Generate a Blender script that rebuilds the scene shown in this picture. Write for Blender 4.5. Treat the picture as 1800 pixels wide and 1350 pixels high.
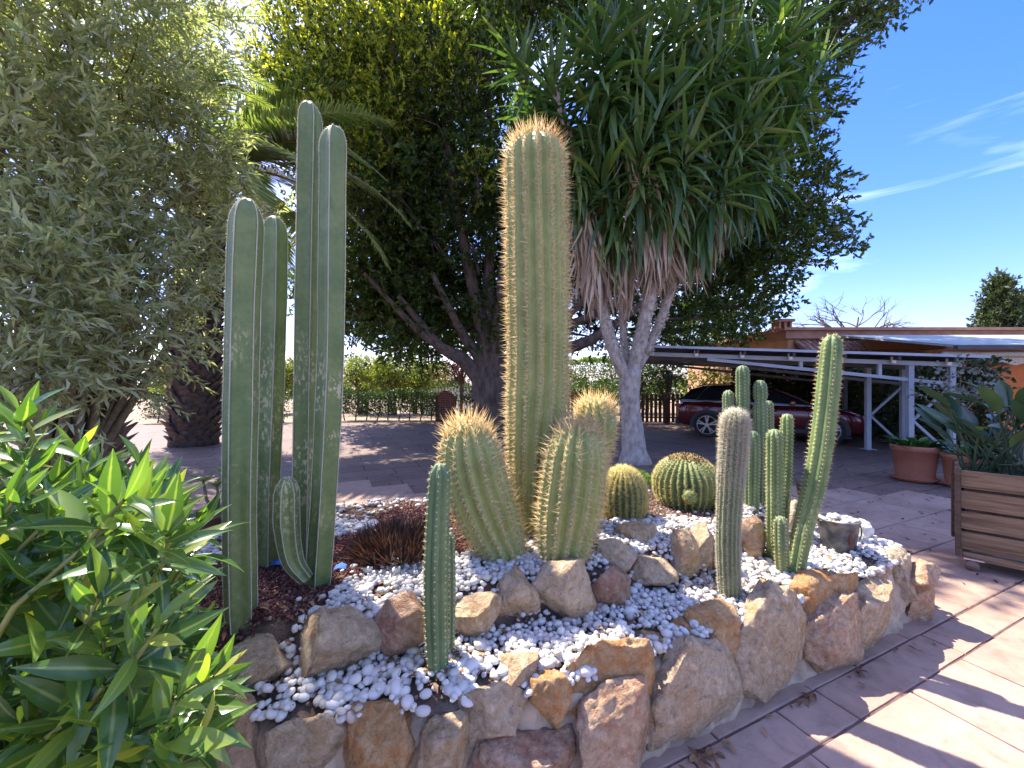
import bpy, bmesh, math, random
import numpy as np
from mathutils import Vector, Matrix, noise as mnoise

# ------------------------------------------------------------------ camera, sky, sun, exposure
for o in list(bpy.data.objects):
    bpy.data.objects.remove(o, do_unlink=True)
SC = bpy.context.scene
COL = SC.collection
F = 700.0            # focal length in photograph pixels (1800 wide)
EYE = 1.5

cam_d = bpy.data.cameras.new('camera')
cam_d.sensor_width = 36.0
cam_d.lens = 36.0 * F / 1800.0
cam_d.clip_start = 0.02
cam_d.clip_end = 3000
cam = bpy.data.objects.new('camera', cam_d)
cam.location = (0, 0, EYE)
cam.rotation_euler = (math.pi / 2, 0, 0)
COL.objects.link(cam)
SC.camera = cam

SUN_AZ, SUN_EL = -47.0, 57.0       # azimuth from the view axis (minus = to the left), elevation
W = bpy.data.worlds.new('World')
SC.world = W
W.use_nodes = True
wn = W.node_tree.nodes
wl = W.node_tree.links
for n in list(wn):
    wn.remove(n)
sky = wn.new('ShaderNodeTexSky')
sky.sky_type = 'NISHITA'
sky.sun_disc = False
sky.sun_elevation = math.radians(SUN_EL)
sky.sun_rotation = math.radians(SUN_AZ)
sky.altitude = 100
sky.air_density = 1.1
sky.dust_density = 1.3
sky.ozone_density = 3.0
hs = wn.new('ShaderNodeHueSaturation')
hs.inputs['Saturation'].default_value = 1.28
tnt = wn.new('ShaderNodeMixRGB')
tnt.blend_type = 'MULTIPLY'
tnt.inputs[0].default_value = 1.0
tnt.inputs[2].default_value = (0.52, 0.47, 0.62, 1)
wl.new(sky.outputs[0], tnt.inputs[1])
wl.new(tnt.outputs[0], hs.inputs['Color'])
tcw = wn.new('ShaderNodeTexCoord')
mpw = wn.new('ShaderNodeMapping')
mpw.inputs['Scale'].default_value = (1.2, 1.2, 6.5)
mpw.inputs['Rotation'].default_value = (0.0, 0.22, 0.3)
nzw = wn.new('ShaderNodeTexNoise')
nzw.inputs['Scale'].default_value = 1.6
nzw.inputs['Detail'].default_value = 7
nzw.inputs['Distortion'].default_value = 0.6
rpw = wn.new('ShaderNodeValToRGB')
rpw.color_ramp.elements[0].position = 0.47
rpw.color_ramp.elements[1].position = 0.86
rpw.color_ramp.elements[1].color = (0.6, 0.6, 0.6, 1)
mxw = wn.new('ShaderNodeMixRGB')
mxw.inputs[2].default_value = (6.5, 6.9, 7.6, 1)
bgw = wn.new('ShaderNodeBackground')
bgw.inputs['Strength'].default_value = 0.13
ow = wn.new('ShaderNodeOutputWorld')
wl.new(tcw.outputs['Generated'], mpw.inputs[0])
wl.new(mpw.outputs[0], nzw.inputs['Vector'])
wl.new(nzw.outputs[0], rpw.inputs[0])
wl.new(rpw.outputs[0], mxw.inputs[0])
wl.new(hs.outputs[0], mxw.inputs[1])
wl.new(mxw.outputs[0], bgw.inputs[0])
wl.new(bgw.outputs[0], ow.inputs[0])

a_, e_ = math.radians(SUN_AZ), math.radians(SUN_EL)
SUN = np.array([math.sin(a_) * math.cos(e_), math.cos(a_) * math.cos(e_), math.sin(e_)])
sl = bpy.data.lights.new('sun', 'SUN')
sl.energy = 2.6
sl.angle = math.radians(0.53)
sl.color = (1.0, 0.93, 0.82)
so = bpy.data.objects.new('sun', sl)
so.location = (-20, 25, 50)
so.rotation_euler = Vector(SUN).to_track_quat('Z', 'Y').to_euler()
COL.objects.link(so)

SC.view_settings.view_transform = 'Standard'
SC.view_settings.look = 'None'
SC.view_settings.gamma = 1.0
SC.view_settings.use_curve_mapping = False
SC.view_settings.exposure = 2.45
SC.cycles.use_denoising = True
SC.cycles.max_bounces = 6
SC.cycles.diffuse_bounces = 3
SC.cycles.glossy_bounces = 3
SC.cycles.transmission_bounces = 4
SC.cycles.transparent_max_bounces = 4
SC.cycles.sample_clamp_indirect = 8.0

# ------------------------------------------------------------------ helpers
R = np.random.default_rng(7)
random.seed(7)


def P(px, py, Y):
    """world point seen at photograph pixel (px, py) at distance Y in front of the eye"""
    return np.array([(px - 900) / F * Y, Y, EYE - (py - 675) / F * Y])


def G(px, py, z=0.0):
    return P(px, py, (EYE - z) * F / (py - 675))


def nrm(v):
    v = np.asarray(v, float)
    return v / np.maximum(np.linalg.norm(v, axis=-1, keepdims=True), 1e-9)


def link(o, parent=None):
    COL.objects.link(o)
    if parent is not None:
        o.parent = parent
    return o


def mesh_data(name, chunks, mats, smooth=True):
    """chunks: (V, F) or (V, F, mat index) or (V, F, mi); F an int array of one polygon size or a list of lists"""
    Vs, loops, starts, totals, mis = [], [], [], [], []
    off = 0
    lo = 0
    for c in chunks:
        V, Fc = np.asarray(c[0], float), c[1]
        mi = c[2] if len(c) > 2 else 0
        Vs.append(V)
        if isinstance(Fc, np.ndarray):
            n, k = Fc.shape
            loops.append((Fc + off).ravel())
            starts.append(lo + np.arange(n) * k)
            totals.append(np.full(n, k))
            lo += n * k
            mis.append(np.full(n, mi) if np.isscalar(mi) else np.asarray(mi))
        else:
            for f in Fc:
                loops.append(np.asarray(f) + off)
                starts.append(np.array([lo]))
                totals.append(np.array([len(f)]))
                lo += len(f)
                mis.append(np.array([mi]))
        off += len(V)
    V = np.concatenate(Vs)
    L = np.concatenate(loops).astype(np.int32)
    S = np.concatenate(starts).astype(np.int32)
    T = np.concatenate(totals).astype(np.int32)
    M = np.concatenate(mis).astype(np.int32)
    me = bpy.data.meshes.new(name)
    me.vertices.add(len(V))
    me.vertices.foreach_set('co', V.astype(np.float32).ravel())
    me.loops.add(len(L))
    me.loops.foreach_set('vertex_index', L)
    me.polygons.add(len(S))
    me.polygons.foreach_set('loop_start', S)
    me.polygons.foreach_set('loop_total', T)
    me.polygons.foreach_set('material_index', M)
    me.polygons.foreach_set('use_smooth', np.full(len(S), bool(smooth)))
    if not isinstance(mats, (list, tuple)):
        mats = [mats]
    for m in mats:
        me.materials.append(m)
    me.update(calc_edges=True)
    me.validate()
    return me


def add_rib(me):
    n = len(me.vertices)
    a = me.attributes.new('rib', 'FLOAT', 'POINT')
    a.data.foreach_set('value', np.tile(np.array([0, 1, 0], np.float32), n // 3))
    return me


def build(name, chunks, mats, parent=None, smooth=True, loc=None, kind=None):
    me = mesh_data(name, chunks, mats, smooth)
    o = bpy.data.objects.new(name, me)
    if loc is not None:
        o.location = loc
    if kind:
        o['kind'] = kind
    return link(o, parent)


def inst(name, me, loc, rot=None, scale=1.0, parent=None, M3=None):
    o = bpy.data.objects.new(name, me)
    if M3 is not None:
        m = Matrix(np.asarray(M3).tolist()).to_4x4()
        m.translation = Vector(loc)
        o.matrix_basis = m
    else:
        o.location = loc
        if rot is not None:
            o.rotation_euler = rot
        o.scale = (scale,) * 3 if np.isscalar(scale) else scale
    return link(o, parent)


def empty(name, loc=(0, 0, 0), rz=0.0):
    o = bpy.data.objects.new(name, None)
    o.empty_display_size = 0.1
    o.location = loc
    o.rotation_euler = (0, 0, rz)
    return link(o)


def tag(o, label=None, cat=None, group=None, kind=None):
    if label:
        o['label'] = label
    if cat:
        o['category'] = cat
    if group:
        o['group'] = group
    if kind:
        o['kind'] = kind
    return o


def thing(name, label, cat, loc=(0, 0, 0), rz=0.0, group=None):
    return tag(empty(name, loc, rz), label, cat, group)


def frames(d, up=None, roll=None):
    """(N,3,3) matrices whose second column is d (a blade's length axis) and third column its upper face"""
    d = nrm(d)
    if up is None:
        up = np.tile(np.array([0, 0, 1.0]), (len(d), 1))
    x = np.cross(d, up)
    bad = np.linalg.norm(x, axis=1) < 1e-3
    x[bad] = np.array([1.0, 0, 0])
    x = nrm(x)
    z = np.cross(x, d)
    if roll is not None:
        c, s = np.cos(roll)[:, None], np.sin(roll)[:, None]
        x, z = c * x + s * z, -s * x + c * z
    return np.stack([x, d, z], axis=2)


def scatter(tv, tf, M, loc, scale=None):
    tv = np.asarray(tv, float)
    if scale is not None:
        M = M * np.asarray(scale).reshape(len(M), 1, -1)
    V = np.einsum('nij,vj->nvi', M, tv) + loc[:, None, :]
    n, k = len(M), len(tv)
    Fa = (tf[None] + (np.arange(n) * k)[:, None, None]).reshape(-1, tf.shape[1])
    return V.reshape(-1, 3), Fa


def box(c, s, Rm=None):
    x, y, z = np.asarray(s, float) / 2
    V = np.array([[-x, -y, -z], [x, -y, -z], [x, y, -z], [-x, y, -z], [-x, -y, z], [x, -y, z], [x, y, z], [-x, y, z]])
    if Rm is not None:
        V = V @ np.asarray(Rm).T
    Fq = np.array([[0, 3, 2, 1], [4, 5, 6, 7], [0, 1, 5, 4], [1, 2, 6, 5], [2, 3, 7, 6], [3, 0, 4, 7]])
    return V + np.asarray(c, float), Fq


def beam(a, b, w, h, up=(0, 0, 1)):
    a, b = np.asarray(a, float), np.asarray(b, float)
    L = np.linalg.norm(b - a)
    M = frames((b - a)[None], np.asarray(up, float)[None])[0]
    return box((a + b) / 2, (w, L, h), M)


def chamfer_box(c, s, b, Rm=None):
    bm = bmesh.new()
    bmesh.ops.create_cube(bm, size=1.0)
    for v in bm.verts:
        v.co = Vector((v.co.x * s[0], v.co.y * s[1], v.co.z * s[2]))
    bmesh.ops.bevel(bm, geom=bm.edges[:], offset=b, segments=1, affect='EDGES', profile=0.5)
    bm.verts.index_update()
    V = np.array([v.co[:] for v in bm.verts])
    Fl = [[v.index for v in f.verts] for f in bm.faces]
    bm.free()
    if Rm is not None:
        V = V @ np.asarray(Rm).T
    return V + np.asarray(c, float), Fl


def tube(path, radii, n=8, cap=True, wob=0.0):
    path = np.asarray(path, float)
    radii = np.broadcast_to(np.asarray(radii, float), (len(path),))
    t = np.gradient(path, axis=0)
    t = nrm(t)
    e = np.array([1.0, 0, 0]) if abs(t[0][0]) < 0.9 else np.array([0, 1.0, 0])
    rings = []
    for i in range(len(path)):
        e = e - t[i] * np.dot(e, t[i])
        e = e / np.linalg.norm(e)
        f = np.cross(t[i], e)
        a = np.arange(n) * 2 * math.pi / n
        rr = radii[i] * (1 + wob * R.uniform(-1, 1, n))
        rings.append(path[i] + (np.cos(a) * rr)[:, None] * e + (np.sin(a) * rr)[:, None] * f)
    V = np.concatenate(rings)
    m = len(path)
    i, j = np.meshgrid(np.arange(m - 1), np.arange(n), indexing='ij')
    i, j = i.ravel(), j.ravel()
    Fq = np.stack([i * n + j, i * n + (j + 1) % n, (i + 1) * n + (j + 1) % n, (i + 1) * n + j], 1)
    if cap:
        Fl = [list(q) for q in Fq] + [list(range(n))[::-1], [(m - 1) * n + k for k in range(n)]]
        return V, Fl
    return V, Fq


def lathe(prof, n=24, c=(0, 0, 0)):
    prof = np.asarray(prof, float)
    a = np.arange(n) * 2 * math.pi / n
    V = np.stack([prof[:, None, 0] * np.cos(a), prof[:, None, 0] * np.sin(a), np.repeat(prof[:, None, 1], n, 1)], 2).reshape(-1, 3)
    m = len(prof)
    i, j = np.meshgrid(np.arange(m - 1), np.arange(n), indexing='ij')
    i, j = i.ravel(), j.ravel()
    return V + np.asarray(c, float), np.stack([i * n + j, i * n + (j + 1) % n, (i + 1) * n + (j + 1) % n, (i + 1) * n + j], 1)


def spline(pts, n):
    """Catmull-Rom through pts, n samples"""
    pts = np.asarray(pts, float)
    Q = np.concatenate([[2 * pts[0] - pts[1]], pts, [2 * pts[-1] - pts[-2]]])
    u = np.linspace(0, len(pts) - 1 - 1e-9, n)
    k = u.astype(int)
    t = (u - k)[:, None]
    p0, p1, p2, p3 = Q[k], Q[k + 1], Q[k + 2], Q[k + 3]
    return 0.5 * (2 * p1 + (p2 - p0) * t + (2 * p0 - 5 * p1 + 4 * p2 - p3) * t ** 2 + (3 * p1 - p0 - 3 * p2 + p3) * t ** 3)


def leaf_template(w=0.2, seg=6, fold=0.25, curl=0.15, pw=1.0, base=0.0, wave=0.0, ex=0.85):
    """a blade along +Y, length 1, folded along its midrib, curling down towards the tip"""
    t = np.linspace(0, 1, seg + 1)
    hw = w / 2 * (base * (1 - t) + (1 - base) * np.maximum(np.sin(np.pi * t ** pw), 0) ** ex)
    hw[-1] = 0.002
    V = []
    for k in range(seg + 1):
        z = -curl * t[k] ** 2 + wave * math.sin(t[k] * 9)
        y = t[k] * (1 - 0.25 * curl * t[k])
        V += [[-hw[k], y, z + fold * hw[k]], [0, y, z], [hw[k], y, z + fold * hw[k]]]
    Fq = []
    for k in range(seg):
        for s in (0, 1):
            a = k * 3 + s
            Fq.append([a, a + 1, a + 4, a + 3])
    return np.array(V), np.array(Fq)


KITE_V = np.array([[0, 0, 0], [-0.5, 0.45, 0.10], [0, 1, -0.06], [0.5, 0.45, 0.10]])
KITE_F = np.array([[0, 1, 2], [0, 2, 3]])
CONE_V = np.array([[math.cos(a), 0, math.sin(a)] for a in (0, 2.094, 4.189)] + [[0, 1, 0]])
CONE_F = np.array([[0, 3, 1], [1, 3, 2], [2, 3, 0]])


def ico(sub):
    bm = bmesh.new()
    bmesh.ops.create_icosphere(bm, subdivisions=sub, radius=1)
    bm.verts.index_update()
    V = np.array([v.co[:] for v in bm.verts])
    Fa = np.array([[v.index for v in f.verts] for f in bm.faces])
    bm.free()
    return V, Fa


ICO = {k: ico(k) for k in (1, 2, 3, 4, 5)}


def rnd_dirs(n):
    return nrm(R.normal(size=(n, 3)))


def inpoly(x, y, poly):
    poly = np.asarray(poly)
    r = np.zeros(np.shape(x), bool)
    n = len(poly)
    for i in range(n):
        x1, y1 = poly[i][:2]
        x2, y2 = poly[(i + 1) % n][:2]
        c = (y1 > y) != (y2 > y)
        r ^= c & (x < (x2 - x1) * (y - y1) / (y2 - y1 + 1e-12) + x1)
    return r


# ------------------------------------------------------------------ materials
def newmat(name):
    m = bpy.data.materials.new(name)
    m.use_nodes = True
    nt = m.node_tree
    return m, nt, nt.nodes['Principled BSDF'], nt.nodes['Material Output']


def ramp(nt, src, stops):
    r = nt.nodes.new('ShaderNodeValToRGB')
    el = r.color_ramp.elements
    while len(el) < len(stops):
        el.new(0.5)
    for e, (p, c) in zip(el, stops):
        e.position = p
        e.color = (c[0], c[1], c[2], 1)
    nt.links.new(src, r.inputs[0])
    return r.outputs[0]


def noise(nt, vec, scale, detail=4, dist=0.0, rough=0.55):
    n = nt.nodes.new('ShaderNodeTexNoise')
    n.inputs['Scale'].default_value = scale
    n.inputs['Detail'].default_value = detail
    n.inputs['Distortion'].default_value = dist
    n.inputs['Roughness'].default_value = rough
    if vec is not None:
        nt.links.new(vec, n.inputs['Vector'])
    return n.outputs[0]


def coords(nt, kind='Object', shift=True, scale=None):
    tc = nt.nodes.new('ShaderNodeTexCoord')
    v = tc.outputs[kind]
    if shift:
        oi = nt.nodes.new('ShaderNodeObjectInfo')
        ml = nt.nodes.new('ShaderNodeMath')
        ml.operation = 'MULTIPLY'
        ml.inputs[1].default_value = 37.0
        nt.links.new(oi.outputs['Random'], ml.inputs[0])
        ad = nt.nodes.new('ShaderNodeVectorMath')
        ad.operation = 'ADD'
        nt.links.new(v, ad.inputs[0])
        nt.links.new(ml.outputs[0], ad.inputs[1])
        v = ad.outputs[0]
    if scale is not None:
        mp = nt.nodes.new('ShaderNodeMapping')
        mp.inputs['Scale'].default_value = scale
        nt.links.new(v, mp.inputs[0])
        v = mp.outputs[0]
    return v


def mixc(nt, fac, a, b, mode='MIX'):
    m = nt.nodes.new('ShaderNodeMixRGB')
    m.blend_type = mode
    for i, s in ((0, fac), (1, a), (2, b)):
        if isinstance(s, (int, float)):
            m.inputs[i].default_value = s
        elif isinstance(s, tuple):
            m.inputs[i].default_value = (*s[:3], 1)
        else:
            nt.links.new(s, m.inputs[i])
    return m.outputs[0]


def bump(nt, b, h, strength=0.5, dist=0.02):
    n = nt.nodes.new('ShaderNodeBump')
    n.inputs['Strength'].default_value = strength
    n.inputs['Distance'].default_value = dist
    nt.links.new(h, n.inputs['Height'])
    nt.links.new(n.outputs[0], b.inputs['Normal'])


def rnd_fac(nt):
    g = nt.nodes.new('ShaderNodeNewGeometry')
    oi = nt.nodes.new('ShaderNodeObjectInfo')
    a = nt.nodes.new('ShaderNodeMath')
    a.operation = 'ADD'
    nt.links.new(g.outputs['Random Per Island'], a.inputs[0])
    nt.links.new(oi.outputs['Random'], a.inputs[1])
    f = nt.nodes.new('ShaderNodeMath')
    f.operation = 'FRACT'
    nt.links.new(a.outputs[0], f.inputs[0])
    return f.outputs[0]


def mat_leaf(name, stops, rough=0.45, trans=0.35, tcol=None, spec=0.4, rib=None):
    """leaf: colour varies from leaf to leaf; part of the light passes through"""
    m, nt, b, out = newmat(name)
    c = ramp(nt, rnd_fac(nt), stops)
    if rib:
        at = nt.nodes.new('ShaderNodeAttribute')
        at.attribute_name = 'rib'
        c = mixc(nt, ramp(nt, at.outputs['Fac'], [(0.80, (0, 0, 0)), (0.93, (0.8, 0.8, 0.8))]), c, rib)
    nt.links.new(c, b.inputs['Base Color'])
    b.inputs['Roughness'].default_value = rough
    b.inputs['Specular IOR Level'].default_value = spec
    if trans > 0:
        t = nt.nodes.new('ShaderNodeBsdfTranslucent')
        if tcol is None:
            tcol = (1.5, 1.5, 0.5)
        nt.links.new(mixc(nt, 1.0, c, tcol, 'MULTIPLY'), t.inputs['Color'])
        mx = nt.nodes.new('ShaderNodeMixShader')
        mx.inputs[0].default_value = trans
        nt.links.new(b.outputs[0], mx.inputs[1])
        nt.links.new(t.outputs[0], mx.inputs[2])
        nt.links.new(mx.outputs[0], out.inputs['Surface'])
    return m


def mat_noise(name, stops, scale=6.0, rough=0.8, bstr=0.3, bdist=0.01, bscale=None, spec=0.3, detail=5, aniso=None, shift=True, kind='Object', metal=0.0):
    m, nt, b, out = newmat(name)
    v = coords(nt, kind, shift, aniso)
    n = noise(nt, v, scale, detail)
    nt.links.new(ramp(nt, n, stops), b.inputs['Base Color'])
    b.inputs['Roughness'].default_value = rough
    b.inputs['Specular IOR Level'].default_value = spec
    b.inputs['Metallic'].default_value = metal
    if bstr > 0:
        bump(nt, b, noise(nt, v, bscale or scale * 4, 6, 0.2, 0.65), bstr, bdist)
    return m


def mat_plain(name, c, rough=0.5, metal=0.0, spec=0.5, var=0.12):
    c = np.asarray(c, float)
    return mat_noise(name, [(0.3, c * (1 - var)), (0.7, c * (1 + var))], 9.0, rough, 0.0, spec=spec, metal=metal)


def mat_rock(name, pale, mid, dark, stain, stain_at=0.56):
    m, nt, b, out = newmat(name)
    v = coords(nt)
    n1 = noise(nt, v, 13.0, 9, 1.2, 0.70)
    n2 = noise(nt, v, 7.0, 8, 1.8, 0.66)
    n3 = noise(nt, v, 38.0, 8, 0.6, 0.78)
    c = ramp(nt, n1, [(0.28, dark), (0.44, mid), (0.58, pale), (0.74, tuple(np.minimum(1, np.array(pale) * 1.15)))])
    sf = ramp(nt, n2, [(stain_at - 0.07, (0, 0, 0)), (stain_at + 0.08, (0.85, 0.85, 0.85))])
    c = mixc(nt, sf, c, stain)
    c = mixc(nt, 0.55, c, ramp(nt, n3, [(0.32, (0.22, 0.19, 0.16)), (0.44, (0.85, 0.83, 0.80)), (0.54, (1.1, 1.1, 1.1)), (0.68, (1.45, 1.45, 1.45))]), 'MULTIPLY')
    # lichen and soot specks
    n4 = noise(nt, v, 60.0, 3, 0.0, 0.6)
    c = mixc(nt, ramp(nt, n4, [(0.66, (0, 0, 0)), (0.72, (0.5, 0.5, 0.5))]), c, (0.10, 0.09, 0.08))
    nt.links.new(c, b.inputs['Base Color'])
    b.inputs['Roughness'].default_value = 0.9
    b.inputs['Specular IOR Level'].default_value = 0.2
    ad = nt.nodes.new('ShaderNodeMath')
    ad.operation = 'ADD'
    nt.links.new(n1, ad.inputs[0])
    nt.links.new(noise(nt, v, 34.0, 8, 0.4, 0.7), ad.inputs[1])
    bump(nt, b, ad.outputs[0], 1.0, 0.05)
    return m


M = {}
M['rock_tan'] = mat_rock('limestone_tan', (0.77, 0.581, 0.37), (0.627, 0.439, 0.26), (0.363, 0.245, 0.141), (0.66, 0.388, 0.176), 0.58)
M['rock_ochre'] = mat_rock('limestone_ochre', (0.748, 0.5, 0.264), (0.616, 0.367, 0.163), (0.363, 0.194, 0.088), (0.66, 0.306, 0.106), 0.50)
M['rock_pink'] = mat_rock('limestone_pink', (0.77, 0.551, 0.361), (0.638, 0.418, 0.255), (0.374, 0.235, 0.145), (0.594, 0.306, 0.167), 0.57)
M['rock_grey'] = mat_rock('limestone_grey', (0.77, 0.607, 0.405), (0.638, 0.474, 0.304), (0.341, 0.245, 0.154), (0.682, 0.439, 0.229), 0.58)
M['rock_red'] = mat_rock('limestone_red', (0.704, 0.5, 0.339), (0.55, 0.357, 0.233), (0.319, 0.184, 0.119), (0.484, 0.235, 0.141), 0.52)
M['mortar'] = mat_noise('mortar', [(0.3, (0.32, 0.24, 0.165)), (0.7, (0.56, 0.43, 0.30))], 14, 0.95, 0.8, 0.02, 40)
M['soil'] = mat_noise('dry_soil', [(0.3, (0.07, 0.045, 0.032)), (0.7, (0.17, 0.115, 0.08))], 12, 0.95, 0.8, 0.02, 50)
M['earth'] = mat_noise('sandy_earth', [(0.3, (0.20, 0.14, 0.09)), (0.7, (0.36, 0.27, 0.18))], 0.8, 0.95, 0.5, 0.02, 6)


def mat_pebble():
    m, nt, b, out = newmat('white_pebble')
    c = ramp(nt, rnd_fac(nt), [(0.0, (0.45, 0.41, 0.35)), (0.3, (0.56, 0.53, 0.475)), (0.7, (0.67, 0.64, 0.585)), (0.9, (0.61, 0.565, 0.50)), (1.0, (0.43, 0.35, 0.28))])
    n = noise(nt, coords(nt), 40, 4)
    c = mixc(nt, 0.5, c, ramp(nt, n, [(0.3, (0.78, 0.76, 0.73)), (0.6, (1, 1, 1))]), 'MULTIPLY')
    nt.links.new(c, b.inputs['Base Color'])
    b.inputs['Roughness'].default_value = 0.55
    b.inputs['Specular IOR Level'].default_value = 0.3
    return m


M['pebble'] = mat_pebble()
M['lava'] = mat_leaf('red_lava_gravel', [(0, (0.075, 0.028, 0.024)), (0.5, (0.14, 0.055, 0.045)), (1, (0.21, 0.10, 0.08))], 0.95, 0.0, spec=0.1)
M['brown_gravel'] = mat_leaf('brown_gravel', [(0, (0.10, 0.06, 0.045)), (0.5, (0.22, 0.14, 0.10)), (1, (0.36, 0.26, 0.20))], 0.95, 0.0, spec=0.1)
M['litter'] = mat_leaf('dead_leaf', [(0, (0.10, 0.045, 0.02)), (0.5, (0.22, 0.11, 0.05)), (1, (0.36, 0.22, 0.11))], 0.8, 0.1, (1.2, 0.8, 0.5))
M['speck'] = mat_leaf('dark_fallen_leaf', [(0, (0.02, 0.014, 0.012)), (0.7, (0.05, 0.035, 0.025)), (1, (0.13, 0.08, 0.045))], 0.9, 0.0)


def mat_paving(name, joints):
    m, nt, b, out = newmat(name)
    tc = nt.nodes.new('ShaderNodeTexCoord')
    oi = nt.nodes.new('ShaderNodeObjectInfo')
    ge = nt.nodes.new('ShaderNodeNewGeometry')
    v = ge.outputs['Position']
    n1 = noise(nt, v, 1.3, 6, 0.5)
    n2 = noise(nt, v, 9.0, 8, 0.6, 0.7)
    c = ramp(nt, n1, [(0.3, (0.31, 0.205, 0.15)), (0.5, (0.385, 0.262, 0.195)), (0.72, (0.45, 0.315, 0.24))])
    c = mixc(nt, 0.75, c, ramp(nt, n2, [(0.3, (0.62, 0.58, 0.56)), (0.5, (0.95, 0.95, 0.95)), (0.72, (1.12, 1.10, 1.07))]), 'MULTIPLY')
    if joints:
        c = mixc(nt, 1.0, c, (0.52, 0.53, 0.56), 'MULTIPLY')  # far yard darkened and cooled, painting in the shade under the trees
    if not joints:
        c = mixc(nt, 0.35, c, ramp(nt, oi.outputs['Random'], [(0, (0.82, 0.80, 0.80)), (1, (1.08, 1.06, 1.05))]), 'MULTIPLY')
    h = noise(nt, v, 22.0, 8, 0.5, 0.7)
    if joints:
        mp = nt.nodes.new('ShaderNodeMapping')
        mp.inputs['Rotation'].default_value = (0, 0, -math.radians(24))
        nt.links.new(v, mp.inputs[0])
        br = nt.nodes.new('ShaderNodeTexBrick')
        br.inputs['Scale'].default_value = 1.0
        br.inputs['Brick Width'].default_value = 0.95
        br.inputs['Row Height'].default_value = 0.46
        br.inputs['Mortar Size'].default_value = 0.009
        br.inputs['Color1'].default_value = (1, 1, 1, 1)
        br.inputs['Color2'].default_value = (0.86, 0.85, 0.85, 1)
        br.inputs['Mortar'].default_value = (0.28, 0.22, 0.2, 1)
        nt.links.new(mp.outputs[0], br.inputs['Vector'])
        c = mixc(nt, 1.0, c, br.outputs['Color'], 'MULTIPLY')
    nt.links.new(c, b.inputs['Base Color'])
    b.inputs['Roughness'].default_value = 0.72
    b.inputs['Specular IOR Level'].default_value = 0.3
    bump(nt, b, h, 0.35, 0.012)
    return m


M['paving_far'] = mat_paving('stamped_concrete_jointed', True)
M['paving'] = mat_paving('stamped_concrete_slab', False)
M['joint'] = mat_noise('dark_joint', [(0.3, (0.10, 0.055, 0.045)), (0.7, (0.18, 0.10, 0.085))], 20, 0.95, 0.0)


def mat_cactus(name, c1, c2, scab=None, z0=0.0, z1=1.0, rough=0.55):
    m, nt, b, out = newmat(name)
    v = coords(nt, 'Object', True)
    c = ramp(nt, noise(nt, v, 7.0, 5, 0.4), [(0.3, c1), (0.7, c2)])
    c = mixc(nt, 0.5, c, ramp(nt, noise(nt, v, 45.0, 4), [(0.35, (0.8, 0.8, 0.78)), (0.65, (1.1, 1.1, 1.08))]), 'MULTIPLY')
    if scab:
        tc = nt.nodes.new('ShaderNodeTexCoord')
        sp = nt.nodes.new('ShaderNodeSeparateXYZ')
        nt.links.new(tc.outputs['Object'], sp.inputs[0])
        zn = nt.nodes.new('ShaderNodeMapRange')
        zn.inputs[1].default_value = z0
        zn.inputs[2].default_value = z1
        nt.links.new(sp.outputs[2], zn.inputs[0])
        band = ramp(nt, zn.outputs[0], [(0.0, (0.25, 0.25, 0.25)), (0.25, (1, 1, 1)), (0.65, (0.8, 0.8, 0.8)), (1.0, (0, 0, 0))])
        big = ramp(nt, noise(nt, v, 5.0, 3), [(0.46, (0, 0, 0)), (0.6, (1, 1, 1))])
        sm = ramp(nt, noise(nt, coords(nt, 'Object', True, (1, 1, 0.55)), 70.0, 4, 0.3, 0.6), [(0.535, (0, 0, 0)), (0.575, (1, 1, 1))])
        f = mixc(nt, 1.0, mixc(nt, 1.0, band, big, 'MULTIPLY'), sm, 'MULTIPLY')
        c = mixc(nt, f, c, scab)
    nt.links.new(c, b.inputs['Base Color'])
    b.inputs['Roughness'].default_value = rough
    b.inputs['Specular IOR Level'].default_value = 0.35
    bump(nt, b, noise(nt, v, 60.0, 5), 0.25, 0.004)
    return m


M['post_cactus'] = mat_cactus('fence_post_cactus_skin', (0.11, 0.16, 0.052), (0.19, 0.24, 0.085), (0.50, 0.43, 0.26), 0.25, 1.35, 0.5)
M['torch_cactus'] = mat_cactus('torch_cactus_skin', (0.215, 0.25, 0.075), (0.33, 0.355, 0.12))
M['green_cactus'] = mat_cactus('green_cactus_skin', (0.10, 0.165, 0.055), (0.19, 0.255, 0.085), (0.42, 0.40, 0.22), -0.2, 0.7)
M['blue_cactus'] = mat_cactus('blue_green_cactus_skin', (0.09, 0.15, 0.06), (0.155, 0.215, 0.09))
M['white_cactus'] = mat_cactus('pale_cactus_skin', (0.13, 0.155, 0.07), (0.21, 0.235, 0.11))
M['barrel'] = mat_cactus('barrel_cactus_skin', (0.08, 0.13, 0.045), (0.14, 0.19, 0.06))


def mat_spine(name, stops, trans=0.5):
    return mat_leaf(name, stops, 0.6, trans, (1.1, 1.0, 0.85), 0.3)


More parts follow.
